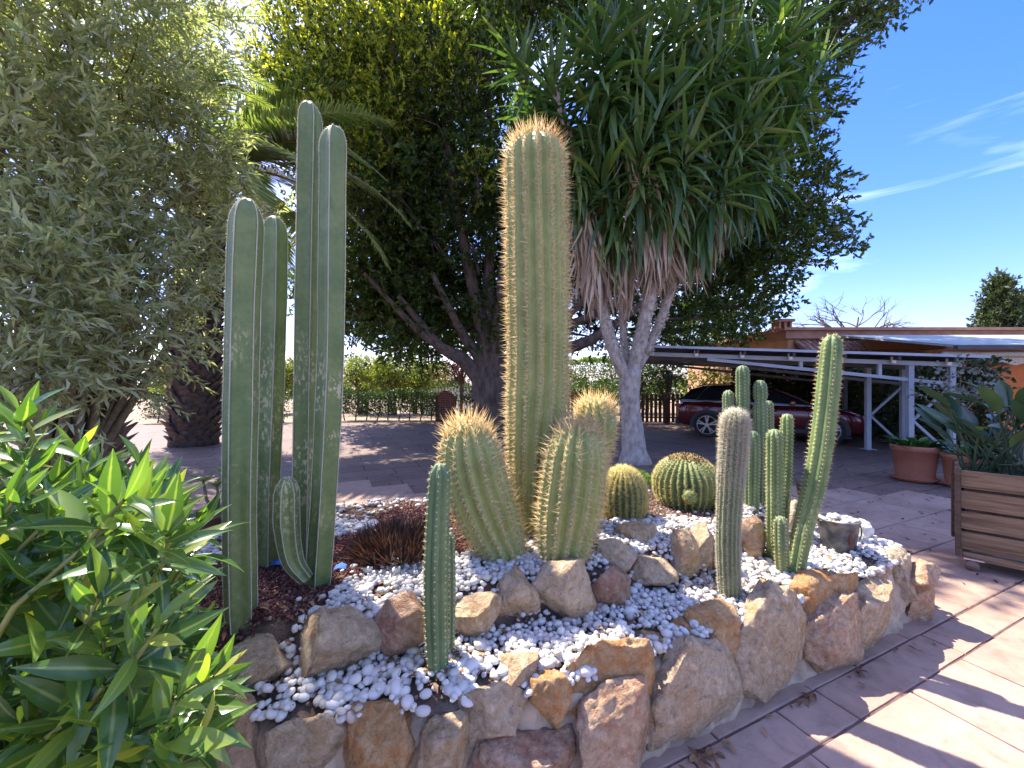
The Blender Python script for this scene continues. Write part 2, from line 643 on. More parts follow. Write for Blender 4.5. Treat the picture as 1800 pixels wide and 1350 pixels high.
M['spine_gold'] = mat_spine('golden_spine', [(0, (0.86, 0.72, 0.40)), (0.5, (0.90, 0.82, 0.55)), (1, (0.82, 0.62, 0.29))])
M['spine_rust'] = mat_spine('rust_spine', [(0, (0.72, 0.40, 0.13)), (0.5, (0.84, 0.62, 0.27)), (1, (0.88, 0.76, 0.44))])
M['spine_straw'] = mat_spine('straw_spine', [(0, (0.82, 0.68, 0.36)), (0.5, (0.88, 0.79, 0.52)), (1, (0.76, 0.57, 0.26))])
M['spine_white'] = mat_spine('white_spine', [(0, (0.70, 0.67, 0.55)), (0.5, (0.80, 0.77, 0.66)), (1, (0.60, 0.54, 0.40))])
M['spine_yellow'] = mat_spine('yellow_spine', [(0, (0.74, 0.66, 0.26)), (0.5, (0.84, 0.78, 0.42)), (1, (0.66, 0.55, 0.20))])
M['felt'] = mat_plain('pale_felt', (0.55, 0.52, 0.42), 0.95)

M['ficus'] = mat_leaf('ficus_leaf', [(0, (0.028, 0.055, 0.016)), (0.5, (0.055, 0.10, 0.024)), (0.9, (0.09, 0.14, 0.03)), (1, (0.15, 0.18, 0.036))], 0.36, 0.34, (1.7, 1.7, 0.5))
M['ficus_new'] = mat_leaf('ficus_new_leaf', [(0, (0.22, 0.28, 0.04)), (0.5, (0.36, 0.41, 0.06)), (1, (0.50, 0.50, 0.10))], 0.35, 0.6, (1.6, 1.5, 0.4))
M['bark'] = mat_noise('grey_brown_bark', [(0.3, (0.07, 0.05, 0.04)), (0.7, (0.19, 0.14, 0.115))], 7, 0.95, 0.9, 0.03, 20, aniso=(1, 1, 0.4))
M['yucca_bark'] = mat_noise('pale_rough_bark', [(0.3, (0.25, 0.205, 0.16)), (0.5, (0.44, 0.375, 0.31)), (0.7, (0.57, 0.50, 0.425))], 12, 0.95, 1.0, 0.04, 30, aniso=(1, 1, 0.5))
M['yucca_leaf'] = mat_leaf('yucca_leaf', [(0, (0.04, 0.09, 0.032)), (0.5, (0.075, 0.15, 0.046)), (0.9, (0.12, 0.20, 0.055)), (1, (0.19, 0.25, 0.06))], 0.32, 0.3, (1.5, 1.6, 0.5), 0.5)
M['yucca_dead'] = mat_leaf('dead_yucca_leaf', [(0, (0.26, 0.18, 0.115)), (0.5, (0.48, 0.37, 0.26)), (1, (0.64, 0.55, 0.42))], 0.8, 0.2, (1.2, 0.9, 0.7))
M['olive'] = mat_leaf('silver_narrow_leaf', [(0, (0.24, 0.27, 0.16)), (0.5, (0.41, 0.43, 0.27)), (1, (0.58, 0.58, 0.42))], 0.26, 0.5, (1.3, 1.4, 0.6), 0.5)
M['olive_bud'] = mat_leaf('yellow_flower_bud', [(0, (0.24, 0.24, 0.06)), (1, (0.42, 0.40, 0.12))], 0.6, 0.4)
M['twig'] = mat_noise('twig_bark', [(0.3, (0.13, 0.10, 0.06)), (0.7, (0.25, 0.20, 0.12))], 20, 0.9, 0.3)
M['bush_leaf'] = mat_leaf('bush_leaf', [(0, (0.036, 0.085, 0.027)), (0.45, (0.072, 0.15, 0.04)), (0.8, (0.13, 0.23, 0.052)), (0.93, (0.24, 0.33, 0.068)), (1, (0.36, 0.37, 0.09))], 0.22, 0.40, (2.0, 2.1, 0.5), 0.7, (0.24, 0.30, 0.10))
M['bush_stem'] = mat_noise('green_stem', [(0.3, (0.20, 0.22, 0.06)), (0.7, (0.32, 0.31, 0.10))], 12, 0.6, 0.2)
M['palm_leaf'] = mat_leaf('palm_leaflet', [(0, (0.12, 0.18, 0.075)), (0.5, (0.20, 0.27, 0.10)), (1, (0.34, 0.37, 0.14))], 0.28, 0.4, (1.6, 1.6, 0.5), 0.5)
M['palm_rib'] = mat_plain('palm_rib', (0.24, 0.24, 0.09), 0.5)
M['palm_bark'] = mat_noise('palm_boot', [(0.3, (0.055, 0.04, 0.033)), (0.7, (0.16, 0.12, 0.095))], 9, 0.95, 0.8, 0.02, 30)
M['palm_bark_pale'] = mat_noise('pale_palm_boot', [(0.3, (0.20, 0.115, 0.07)), (0.7, (0.46, 0.32, 0.23))], 9, 0.9, 0.8, 0.02, 30)
M['citrus'] = mat_leaf('citrus_leaf', [(0, (0.09, 0.14, 0.025)), (0.5, (0.16, 0.21, 0.035)), (1, (0.27, 0.28, 0.06))], 0.45, 0.4, (1.5, 1.5, 0.4))
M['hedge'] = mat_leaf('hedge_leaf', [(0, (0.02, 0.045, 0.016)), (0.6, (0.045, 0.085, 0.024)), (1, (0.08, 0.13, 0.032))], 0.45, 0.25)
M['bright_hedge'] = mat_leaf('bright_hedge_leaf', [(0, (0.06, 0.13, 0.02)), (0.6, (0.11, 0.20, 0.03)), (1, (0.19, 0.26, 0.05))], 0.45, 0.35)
M['purple_leaf'] = mat_leaf('purple_plum_leaf', [(0, (0.05, 0.015, 0.016)), (0.6, (0.10, 0.03, 0.03)), (1, (0.16, 0.055, 0.045))], 0.5, 0.35, (1.6, 0.8, 0.7))
M['conifer'] = mat_leaf('conifer_spray', [(0, (0.03, 0.055, 0.022)), (0.6, (0.055, 0.085, 0.03)), (1, (0.09, 0.12, 0.045))], 0.6, 0.2)
M['ivy'] = mat_leaf('ivy_leaf', [(0, (0.025, 0.045, 0.018)), (0.6, (0.05, 0.075, 0.026)), (1, (0.10, 0.11, 0.04))], 0.5, 0.25)
M['silver_leaf'] = mat_leaf('silvery_round_leaf', [(0, (0.14, 0.16, 0.13)), (0.6, (0.22, 0.245, 0.205)), (1, (0.32, 0.34, 0.29))], 0.5, 0.2, (1, 1, 0.8))
M['paradise_leaf'] = mat_leaf('paradise_leaf', [(0, (0.022, 0.055, 0.03)), (0.6, (0.042, 0.088, 0.045)), (1, (0.07, 0.12, 0.055))], 0.35, 0.15, (1.4, 1.6, 0.5), 0.5)
M['pot_leaf'] = mat_leaf('pot_plant_leaf', [(0, (0.02, 0.07, 0.02)), (0.6, (0.04, 0.12, 0.03)), (1, (0.07, 0.17, 0.04))], 0.3, 0.25, spec=0.5)
M['aloe'] = mat_leaf('dark_aloe_blade', [(0, (0.04, 0.028, 0.022)), (0.5, (0.085, 0.05, 0.038)), (0.85, (0.16, 0.095, 0.065)), (1, (0.13, 0.13, 0.075))], 0.5, 0.15, (1.4, 0.8, 0.5))
M['snake_leaf'] = mat_leaf('dark_snake_plant_leaf', [(0, (0.016, 0.022, 0.02)), (1, (0.035, 0.05, 0.036))], 0.35, 0.05)
M['euphorbia'] = mat_leaf('euphorbia_leaf', [(0, (0.14, 0.20, 0.05)), (1, (0.27, 0.30, 0.09))], 0.5, 0.35)

# ------------------------------------------------------------------ ground and paving
S_ = 600.0
gx = np.array([[-S_, -60, -0.02], [S_, -60, -0.02], [S_, S_, -0.02], [-S_, S_, -0.02]])
tag(build('ground', [(gx, np.array([[0, 1, 2, 3]]))], M['earth'], smooth=False), kind='structure')

court = np.array([[-16, -8], [24, -8], [24, 13.2], [9.6, 15.8], [2, 16.6], [-4.5, 15.6], [-16, 15.0]])
cv = np.concatenate([np.c_[court, np.full(len(court), -0.006)]])
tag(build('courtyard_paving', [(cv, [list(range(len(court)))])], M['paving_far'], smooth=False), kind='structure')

WALL = np.array([[-2.1, 1.95], [-1.7, 1.48], [-1.3, 1.27], [-0.9, 1.20], [-0.3, 1.24], [0.3, 1.38], [0.84, 1.63], [1.3, 1.85], [1.75, 2.05],
                 [2.3, 2.30], [2.70, 2.52], [2.86, 2.78], [2.7, 3.1], [2.2, 3.45], [1.5, 3.72], [0.6, 3.78], [-0.3, 3.62], [-1.2, 3.42], [-1.9, 3.0], [-2.2, 2.45]])
UX = np.array([0.912, 0.410])
NX = np.array([-0.410, 0.912])
pav = tag(empty('stamped_paving'), kind='structure')
rows = [-1.75, -1.2, -0.72, -0.1, 0.42, 0.98, 1.17, 1.75, 2.2, 2.85, 3.3, 3.9, 4.35, 5.0, 5.5, 6.1, 6.6, 7.2]
slab_r = np.random.default_rng(11)


def make_slab(u0, u1, n0, n1):
    g = 0.0055
    pts = []
    for (ua, na, ub, nb) in ((u0 + g, n0 + g, u1 - g, n0 + g), (u1 - g, n0 + g, u1 - g, n1 - g), (u1 - g, n1 - g, u0 + g, n1 - g), (u0 + g, n1 - g, u0 + g, n0 + g)):
        k = 5
        for i in range(k):
            t = i / k
            w = slab_r.uniform(-0.0025, 0.0025, 2)
            pts.append(((ua + (ub - ua) * t + w[0]), (na + (nb - na) * t + w[1])))
    pts = np.array(pts)
    c = pts.mean(0)
    xy = pts[:, :1] * UX + pts[:, 1:] * NX
    inn = (c + (pts - c) * (1 - 0.006 / np.maximum(np.linalg.norm(pts - c, axis=1, keepdims=True), 0.1)))
    xyi = inn[:, :1] * UX + inn[:, 1:] * NX
    n = len(pts)
    zt = 0.006 + slab_r.uniform(-0.001, 0.001)
    V = np.concatenate([np.c_[xy, np.full(n, -0.005)], np.c_[xy, np.full(n, zt - 0.004)], np.c_[xyi, np.full(n, zt)]])
    Fl = [[i, (i + 1) % n, n + (i + 1) % n, n + i] for i in range(n)] + [[n + i, n + (i + 1) % n, 2 * n + (i + 1) % n, 2 * n + i] for i in range(n)] + [[2 * n + i for i in range(n)]]
    build('paving_slab', [(V, Fl)], M['paving'], pav, smooth=False)


for r_i in range(len(rows) - 1):
    n0, n1 = rows[r_i], rows[r_i + 1]
    u = -6.0 + slab_r.uniform(0, 0.6)
    while u < 6.5:
        w = slab_r.choice([0.55, 0.8, 1.05])
        u1 = u + w
        if n0 == 0.98 and abs(u - 2.1) < 0.5:
            u1 = max(u + 0.3, 2.13) if u < 2.13 else u + w
        cs = np.array([[a, b] for a in (u, u1, (u + u1) / 2) for b in (n0, n1, (n0 + n1) / 2)])
        xy = cs[:, :1] * UX + cs[:, 1:] * NX
        vis = (xy[:, 1] > 0.9) & (np.abs(xy[:, 0]) < 1.45 * xy[:, 1] + 0.3) & (xy[:, 1] < 5.4)
        wc = WALL.mean(0)
        infoot = inpoly(xy[:, 0], xy[:, 1], wc + (WALL - wc) * 0.78)
        if vis.any() and not infoot.all():
            make_slab(u, u1, n0, n1)
        u = u1
# bed of the joints, 5 mm below the slab tops, under the slabs
bxy = np.array([[-1.4, 0.9], [1.4, 0.9], [6.2, 4.1], [6.2, 5.3], [-6.2, 5.3], [-6.2, 4.1]])
tag(build('joint_bed', [(np.c_[bxy, np.full(6, -0.0005)], [list(range(6))])], M['joint'], pav, smooth=False))

# ------------------------------------------------------------------ rockery: wall, soil, terraces
RING = np.array([[-2.3, 1.8], [-1.5, 1.56], [-0.914, 1.454], [-0.657, 1.483], [-0.45, 1.577], [-0.19, 1.683], [0.0, 1.76], [0.22, 1.827], [0.44, 1.945],
                 [0.71, 2.08], [0.96, 2.17], [1.12, 2.236], [1.56, 2.54], [1.9, 2.95], [2.4, 3.5]])


def ring_y(x):
    return np.interp(x, RING[:, 0], RING[:, 1])


WE = []
for _i in range(len(WALL)):
    _a, _b = WALL[_i], WALL[(_i + 1) % len(WALL)]
    WE += [_a + (_b - _a) * _k / 8 for _k in range(8)]


def hsurf(x, y):
    t = np.clip((y - ring_y(x) - 0.02) / 0.14, 0, 1)
    t = t * t * (3 - 2 * t)
    b = np.exp(-((x - 0.1) ** 2 + (y - 2.4) ** 2) / 0.35)
    x, y = np.asarray(x, float), np.asarray(y, float)
    sh = np.shape(x)
    xf, yf = np.ravel(x), np.ravel(y)
    dm = np.full(len(xf), 1e9)
    for q in WE:
        dm = np.minimum(dm, (xf - q[0]) ** 2 + (yf - q[1]) ** 2)
    e = np.clip((np.sqrt(dm).reshape(sh) - 0.08) / 0.15, 0, 1)
    hh_ = 0.40 + 0.155 * t + 0.035 * b * t + 0.008 * np.sin(7 * x + 3 * y) * np.cos(5 * y - 2 * x)
    return 0.352 + (hh_ - 0.352) * e


def resample(poly, step):
    pts = np.concatenate([poly, poly[:1]])
    out = []
    for i in range(len(poly)):
        a, b = pts[i], pts[i + 1]
        n = max(1, int(np.linalg.norm(b - a) / step))
        out += [a + (b - a) * k / n for k in range(n)]
    return np.array(out)


WD = resample(WALL, 0.06)
for _ in range(10):
    WD = 0.25 * np.roll(WD, 1, 0) + 0.5 * WD + 0.25 * np.roll(WD, -1, 0)
tg = nrm(np.roll(WD, -1, 0) - np.roll(WD, 1, 0))
inw = np.c_[-tg[:, 1], tg[:, 0]]          # polygon runs anticlockwise: inward normal
wall = thing('stone_planter_wall', 'low mortared wall of rough tan and ochre stones round the cactus bed', 'wall')
prof = [(0.075, -0.01), (0.085, 0.05), (0.09, 0.10), (0.10, 0.16), (0.11, 0.21), (0.12, 0.26), (0.135, 0.31), (0.17, 0.34), (0.24, 0.345), (0.28, 0.30), (0.28, 0.10)]
nW = len(WD)
Vw = []
for (d, z) in prof:
    jit = 0.018
    ring = WD + inw * (d + R.uniform(-jit, jit, (nW, 1)))
    Vw.append(np.c_[ring, z + R.uniform(-0.008, 0.008, nW)])
Vw = np.concatenate(Vw)
Fw = []
for k in range(len(prof) - 1):
    for i in range(nW):
        j = (i + 1) % nW
        Fw.append([k * nW + i, k * nW + j, (k + 1) * nW + j, (k + 1) * nW + i])
build('mortar', [(Vw, np.array(Fw))], M['mortar'], wall)

INN = WD + inw * 0.2
xs = np.arange(-2.3, 2.95, 0.04)
ys = np.arange(1.15, 3.85, 0.04)
XX, YY = np.meshgrid(xs, ys, indexing='ij')
ZZ = hsurf(XX, YY) - 0.012
Vs_ = np.stack([XX, YY, ZZ], 2).reshape(-1, 3)
ny = len(ys)
ii, jj = np.meshgrid(np.arange(len(xs) - 1), np.arange(ny - 1), indexing='ij')
cx, cy = (XX[:-1, :-1] + 0.02), (YY[:-1, :-1] + 0.02)
ok = inpoly(cx, cy, WD + inw * 0.15)
ii, jj = ii[ok], jj[ok]
Fs_ = np.stack([ii * ny + jj, (ii + 1) * ny + jj, (ii + 1) * ny + jj + 1, ii * ny + jj + 1], 1)
used, inv = np.unique(Fs_, return_inverse=True)
tag(build('bed_soil', [(Vs_[used], inv.reshape(Fs_.shape))], M['soil']), kind='structure')


def rock_mesh(name, size, seed, sub=4, mat=None, cuts=17, rough=0.04, boxy=0.8):
    rr = np.random.default_rng(seed)
    V, Fa = ICO[sub]
    V = np.sign(V) * np.abs(V) ** boxy
    V = V / np.max(np.abs(V))
    for _ in range(cuts):
        n = nrm(rr.normal(size=3))
        d = rr.uniform(0.60, 0.86) * np.max(V @ n)
        e = V @ n - d
        V = V - np.where(e > 0, e * 1.0, 0)[:, None] * n
    nv = nrm(V)
    off = Vector(rr.uniform(-50, 50, 3).tolist())
    disp = np.array([mnoise.fractal(Vector(v) * 1.4 + off, 1.0, 2.1, 5) for v in V])
    disp2 = np.array([mnoise.noise(Vector(v) * 5.5 + off) for v in V])
    ridg = np.array([abs(mnoise.noise(Vector(v) * 2.6 - off)) for v in V])
    disp3 = np.array([mnoise.noise(Vector(v) * 13.0 + off) for v in V])
    V = V + nv * (disp * rough * 1.6 + disp2 * rough * 1.0 + disp3 * rough * 0.6 - ridg * rough * 2.2)[:, None]
    V = V - (V.max(0) + V.min(0)) / 2
    V = V / (V.max(0) - V.min(0)) * np.asarray(size)
    return mesh_data(name, [(V, Fa)], mat, True)


def wall_hit(px, off=0.0):
    k = (px - 900) / F
    best = None
    n = len(WD)
    LN = WD + inw * off
    for i in range(n):
        a, b = LN[i], LN[(i + 1) % n]
        fa, fb = a[0] - k * a[1], b[0] - k * b[1]
        if fa * fb <= 0 and fa != fb:
            t = fa / (fa - fb)
            p = a + (b - a) * t
            if best is None or p[1] < best[0][1]:
                best = (p, nrm(b - a))
    if best is None and off > -0.3:
        return wall_hit(px, off - 0.02)
    return best


ROCKS = []          # centre and half size, to keep pebbles out


def wall_stone(x0, x1, y0, y1, mat, seed, lean=0.0, deep=0.17, name='stone', sub=4, boxy=0.75, tilt=0.0, out=0.0):
    px, py = (x0 + x1) / 2, (y0 + y1) / 2
    p, t = wall_hit(px)
    y = p[1]
    z = EYE - (py - 675) / F * y
    c2, t = wall_hit(px, 0.035 + 0.12 * max(0, z) / 0.42 + lean - out)
    k = (px - 900) / F
    y2 = c2[1]
    z = EYE - (py - 675) / F * y2
    Ln = (x1 - x0) * y2 * y2 / (F * abs(t[0] * y2 - k * y2 * t[1]))
    H = (y1 - y0) / F * y2
    if px > 1530:
        Ln, H = min(max(Ln, 0.16), 0.24), H * 0.92
    bot = z - H / 2
    if bot < 0.0:
        H = H + bot - 0.0 if bot < -0.2 else H
        z = max(z, H / 2 - 0.03)
    me = rock_mesh(name, (Ln * 1.03, deep, H * 1.05), seed, 5, mat, boxy=boxy)
    o = inst(name, me, (c2[0], c2[1], z), (R.uniform(-0.12, 0.12), tilt, math.atan2(t[1], t[0])), 1.0, wall)
    ROCKS.append((c2[0], c2[1], z, min(max(Ln, deep) * 0.45, 0.11), H / 2))
    return o


WS = [(300, 395, 1270, 1420, 'rock_grey', 1), (365, 470, 1238, 1400, 'rock_pink', 2), (450, 612, 1255, 1420, 'rock_grey', 3), (602, 725, 1250, 1420, 'rock_ochre', 4),
      (720, 822, 1258, 1400, 'rock_tan', 5), (795, 930, 1195, 1298, 'rock_grey', 6), (880, 945, 1150, 1225, 'rock_tan', 7), (928, 998, 1168, 1292, 'rock_ochre', 8),
      (985, 1135, 1120, 1282, 'rock_ochre', 9), (808, 1012, 1300, 1440, 'rock_red', 10), (1015, 1160, 1238, 1420, 'rock_pink', 11), (1138, 1298, 1145, 1332, 'rock_grey', 12),
      (1165, 1228, 1092, 1146, 'rock_ochre', 13), (1128, 1170, 1112, 1162, 'rock_ochre', 14), (1220, 1294, 1065, 1168, 'rock_ochre', 15), (1288, 1432, 1058, 1248, 'rock_tan', 16),
      (1418, 1508, 1082, 1218, 'rock_pink', 17), (1384, 1460, 1005, 1085, 'rock_ochre', 18), (1440, 1508, 1000, 1105, 'rock_ochre', 19), (1482, 1568, 1050, 1162, 'rock_tan', 20),
      (1490, 1560, 988, 1052, 'rock_pink', 21), (1540, 1628, 960, 1072, 'rock_grey', 22), (1562, 1656, 1018, 1116, 'rock_pink', 23), (1596, 1640, 985, 1040, 'rock_pink', 24)]
for (x0, x1, y0, y1, mt, sd) in WS:
    if x0 < 850 and y1 > 1390:
        x0, x1, y0 = x0 - 8, x1 + 8, y0 - 6
    wall_stone(x0, x1, y0, y1, M[mt], 100 + sd, lean=0.03 if (y1 - y0) < 80 else 0.0)
# stones of the back rim, seen only along their tops
for i, s in enumerate(np.linspace(0.33, 1.05, 26)):
    k = int(s * nW) % nW
    p = WD[k] + inw[k] * 0.13
    if p[1] < 2.85 and p[0] > 0:
        continue
    if p[1] < 1.9 and p[0] < 0 and p[0] > -1.9:
        continue
    me = rock_mesh('stone', (R.uniform(0.24, 0.36), 0.24, R.uniform(0.3, 0.38)), 300 + i, 3, M[['rock_tan', 'rock_ochre', 'rock_grey', 'rock_pink'][i % 4]])
    inst('stone', me, (p[0], p[1], 0.26), (0, 0, math.atan2(tg[k][1], tg[k][0])), 1.0, wall)
    ROCKS.append((p[0], p[1], 0.26, 0.14, 0.2))

# boulders holding up the upper terrace: each could be lifted off
UB = [(392, 528, 1128, 1200, 'rock_tan', 'long flat-topped pale boulder beside the green bush', 0.45),
      (528, 668, 1068, 1190, 'rock_grey', 'big rounded grey-tan boulder in front of the tall smooth cacti', 0.6),
      (660, 748, 1040, 1162, 'rock_red', 'rust-stained angular boulder just left of the small front cactus', 0.5),
      (788, 882, 1048, 1132, 'rock_tan', 'squarish tan boulder just right of the small front cactus', 0.55),
      (862, 946, 1008, 1102, 'rock_tan', 'slanting tan slab leaning against the biggest beige boulder', 0.6),
      (922, 1042, 982, 1088, 'rock_grey', 'biggest beige boulder below the large spiny cactus', 0.6),
      (1032, 1108, 995, 1072, 'rock_red', 'dark red triangular boulder next to the biggest beige boulder', 0.6),
      (1038, 1118, 952, 1022, 'rock_grey', 'smooth grey rounded boulder resting above the dark red one', 0.75),
      (1084, 1168, 922, 982, 'rock_tan', 'sandy angular boulder at the top of the stacked rocks', 0.5),
      (1094, 1184, 974, 1042, 'rock_grey', 'pale grey boulder lowest on the shaded white pebbles', 0.65),
      (1174, 1228, 934, 1026, 'rock_tan', 'upright tan boulder with an orange side, right of the grey ones', 0.5),
      (1208, 1252, 918, 1012, 'rock_grey', 'tall upright grey boulder left of the white-spined cactus', 0.6),
      (1244, 1280, 944, 1014, 'rock_pink', 'narrow pinkish boulder half hidden by the white-spined cactus', 0.6),
      (1298, 1346, 908, 990, 'rock_pink', 'pink and grey boulder just right of the white-spined cactus', 0.6),
      (1366, 1424, 878, 945, 'rock_grey', 'pale boulder behind the leaning green cactus', 0.7)]
for i, (x0, x1, y0, y1, mt, lb, bxy_) in enumerate(UB):
    zb = 0.40
    if y0 in (952, 922):
        zb = 0.47
    if y0 == 878:
        zb = 0.44
    Y = (EYE - zb) * F / (y1 - 675) + 0.07
    c = P((x0 + x1) / 2, (y0 + y1) / 2, Y)
    wd, hh = (x1 - x0) / F * Y * 1.05, (y1 - y0) / F * Y * 1.08
    me = rock_mesh('boulder', (wd, max(0.16, 0.75 * wd), hh), 500 + i, 4, M[mt], cuts=17, boxy=0.85 if bxy_ < 0.7 else 0.9)
    o = inst('boulder', me, c, (R.uniform(-0.1, 0.1), {4: 0.55}.get(i, 0.0), R.uniform(-0.2, 0.4)))
    tag(o, lb, 'boulder', 'boulders edging the upper bed')
    ROCKS.append((c[0], c[1], c[2], wd * 0.42, hh / 2))
RK = np.array(ROCKS)

# ------------------------------------------------------------------ gravels and pebbles
def poly_at(pts, z):
    return np.array([G(a, b, z)[:2] for a, b in pts])


LAVA = poly_at([(300, 1040), (330, 1105), (425, 1110), (520, 1075), (600, 1040), (690, 1000), (760, 985), (845, 968), (880, 900), (690, 885), (640, 925), (600, 945), (560, 925), (400, 945)], 0.555)
BROWN = poly_at([(1030, 905), (1060, 930), (1190, 908), (1285, 912), (1300, 880), (1240, 862), (1120, 862)], 0.56)


def grid_pts(step, jit):
    gx_ = np.arange(-2.2, 2.85, step)
    gy_ = np.arange(1.2, 3.75, step)
    a, b = np.meshgrid(gx_, gy_)
    b[:, ::2] += step / 2
    a, b = a.ravel(), b.ravel()
    a = a + R.uniform(-jit, jit, a.shape)
    b = b + R.uniform(-jit, jit, b.shape)
    k = inpoly(a, b, WD + inw * 0.16)
    return a[k], b[k]


def clear_rocks(a, b, f=0.8):
    k = np.ones(len(a), bool)
    for (x, y, z, r, h) in RK:
        k &= (a - x) ** 2 + (b - y) ** 2 > (r * f) ** 2
    return k


def dart(dmin):
    n = int(5.05 * 2.6 / dmin ** 2 * 3.2)
    a, b = R.uniform(-2.2, 2.85, n), R.uniform(1.2, 3.8, n)
    k = inpoly(a, b, WD + inw * 0.125)
    a, b = a[k], b[k]
    cell = {}
    oa, ob_ = [], []
    d2 = dmin * dmin
    for x, y in zip(a.tolist(), b.tolist()):
        i, j = int(x / dmin + 1000), int(y / dmin + 1000)
        good = True
        for ii_ in (i - 1, i, i + 1):
            for jj_ in (j - 1, j, j + 1):
                for (u, v) in cell.get((ii_, jj_), ()):
                    if (u - x) ** 2 + (v - y) ** 2 < d2:
                        good = False
                        break
                if not good:
                    break
            if not good:
                break
        if good:
            cell.setdefault((i, j), []).append((x, y))
            oa.append(x)
            ob_.append(y)
    return np.array(oa), np.array(ob_)


wob = lambda a, b: 0.05 * np.sin(9 * a) + 0.04 * np.sin(13 * b + 2)
peb = []
for layer, (st, jit, keep, dz) in enumerate([(0.0212, 0, 1.0, 0.001), (0.025, 0, 0.95, 0.012), (0.042, 0, 0.5, 0.023)]):
    a, b = dart(st)
    inL = inpoly(a + wob(a, b), b + wob(b, a), LAVA)
    inB = inpoly(a + wob(a, b), b + wob(b, a), BROWN)
    far = b > 3.25
    keepm = R.random(len(a)) < np.where(inL | inB, 0.012, keep)
    # patches where litter shows between the pebbles
    bare = (np.sin(11 * a + 5) * np.sin(9 * b + 1) > 0.80)
    keepm &= ~(bare & (R.random(len(a)) < 0.65))
    keepm &= ~((a < -0.45) & (b > 2.62 - 0.12 * a) & (R.random(len(a)) < 0.85))
    keepm &= clear_rocks(a, b, 0.5)
    a, b = a[keepm], b[keepm]
    peb.append(np.c_[a, b, hsurf(a, b) + dz])
peb = np.concatenate(peb)
PV, PF = ICO[2]
pmesh = []
pr = np.random.default_rng(3)
for k in range(7):
    v = PV * np.array([1.0, pr.uniform(0.7, 0.9), pr.uniform(0.5, 0.68)])
    off = Vector(pr.uniform(-9, 9, 3).tolist())
    v = v * (1 + 0.16 * np.array([mnoise.noise(Vector(q) * 1.3 + off) for q in v]))[:, None]
    v[:, 0] += 0.12 * v[:, 1] ** 2 * pr.uniform(-1, 1)
    pmesh.append((v, mesh_data('pebble', [(v, PF)], M['pebble'], True)))
PV1, PF1 = ICO[1]
dist = np.linalg.norm(peb - np.array([0, 0, EYE]), axis=1)
pxp = 900 + F * peb[:, 0] / peb[:, 1]
pyp = 675 + F * (EYE - peb[:, 2]) / peb[:, 1]
order = np.argsort(dist + np.where((pxp < 430) | (pyp > 1345) | (pxp > 1790), 100, 0) + np.where(pyp > 1270, 5, 0))
one = order[:300]
rest = order[300:]
for q in one:
    k = int(pr.integers(7))
    s = float(np.clip(pr.lognormal(math.log(0.0182), 0.28), 0.014, 0.04))
    o = inst('white_pebble', pmesh[k][1], peb[q], (pr.uniform(-0.35, 0.35), pr.uniform(-0.35, 0.35), pr.uniform(0, 6.28)), s)
    tag(o, 'smooth white pebble lying loose on the front edge of the cactus bed', 'pebble', 'white pebbles along the front of the bed')
ch = []
sel = pr.integers(0, 7, len(rest))
for k in range(7):
    ix = rest[sel == k]
    n = len(ix)
    ang = pr.uniform(0, 6.28, n)
    d = np.c_[np.cos(ang), np.sin(ang), pr.uniform(-0.3, 0.3, n)]
    Ms = frames(d, nrm(np.array([0, 0, 1.0]) + pr.normal(0, 0.25, (n, 3))))
    s = np.clip(pr.lognormal(math.log(0.0178), 0.30, n), 0.013, 0.042)
    sub = pmesh[k][0]
    near = dist[ix] < 1.72
    ch.append(scatter(sub, PF, Ms[near] * s[near][:, None, None], peb[ix][near]))
    if (~near).any():
        ch.append(scatter(PV1 * np.array([1, 0.8, 0.6]), PF1, Ms[~near] * s[~near][:, None, None], peb[ix][~near]))
tag(build('white_pebbles', ch, M['pebble']), 'white rounded pebbles covering the terraces of the cactus bed', 'pebbles', kind='stuff')

V0 = np.array([[1, 0, -0.6], [-0.5, 0.85, -0.7], [-0.5, -0.85, -0.6], [0.8, 0.5, 0.55], [-0.75, 0.35, 0.7], [0.1, -0.8, 0.6]]) * 0.9
F0 = np.array([[0, 2, 1], [3, 4, 5], [0, 1, 3], [1, 4, 3], [1, 2, 4], [2, 5, 4], [2, 0, 5], [0, 3, 5]])


def gravel(name, poly, step, size, mat, label, cat):
    a, b = grid_pts(step, step * 0.5)
    k = inpoly(a + 0.6 * wob(a, b), b + 0.6 * wob(b, a), poly) & clear_rocks(a, b, 0.6)
    a, b = a[k], b[k]
    n = len(a)
    loc = np.c_[a, b, hsurf(a, b) + R.uniform(-0.003, 0.006, n)]
    d = rnd_dirs(n)
    c = scatter(V0, F0, frames(d, rnd_dirs(n)), loc, scale=np.repeat(R.uniform(0.6, 1.25, n)[:, None] * size, 3, 1) * R.uniform(0.7, 1.2, (n, 3)))
    tag(build(name, [c], mat, smooth=False), label, cat, kind='stuff')


gravel('red_lava_gravel', LAVA, 0.0125, 0.0085, M['lava'], 'dark red lava gravel round the tall smooth cacti and the dark aloe', 'gravel')
gravel('brown_gravel', BROWN, 0.0155, 0.0095, M['brown_gravel'], 'brown gravel and bark round the two barrel cacti', 'gravel')
a, b = grid_pts(0.03, 0.015)
k = (R.random(len(a)) < 0.8)
a, b = a[k], b[k]
n = len(a)
loc = np.c_[a, b, hsurf(a, b) + R.uniform(0.0, 0.01, n)]
gr_c = scatter(V0, F0, frames(rnd_dirs(n), rnd_dirs(n)), loc, scale=np.repeat(R.uniform(0.004, 0.010, n)[:, None], 3, 1))
tag(build('grit', [gr_c], M['brown_gravel'], smooth=False), 'small brown grit showing between the white pebbles', 'grit', kind='stuff')

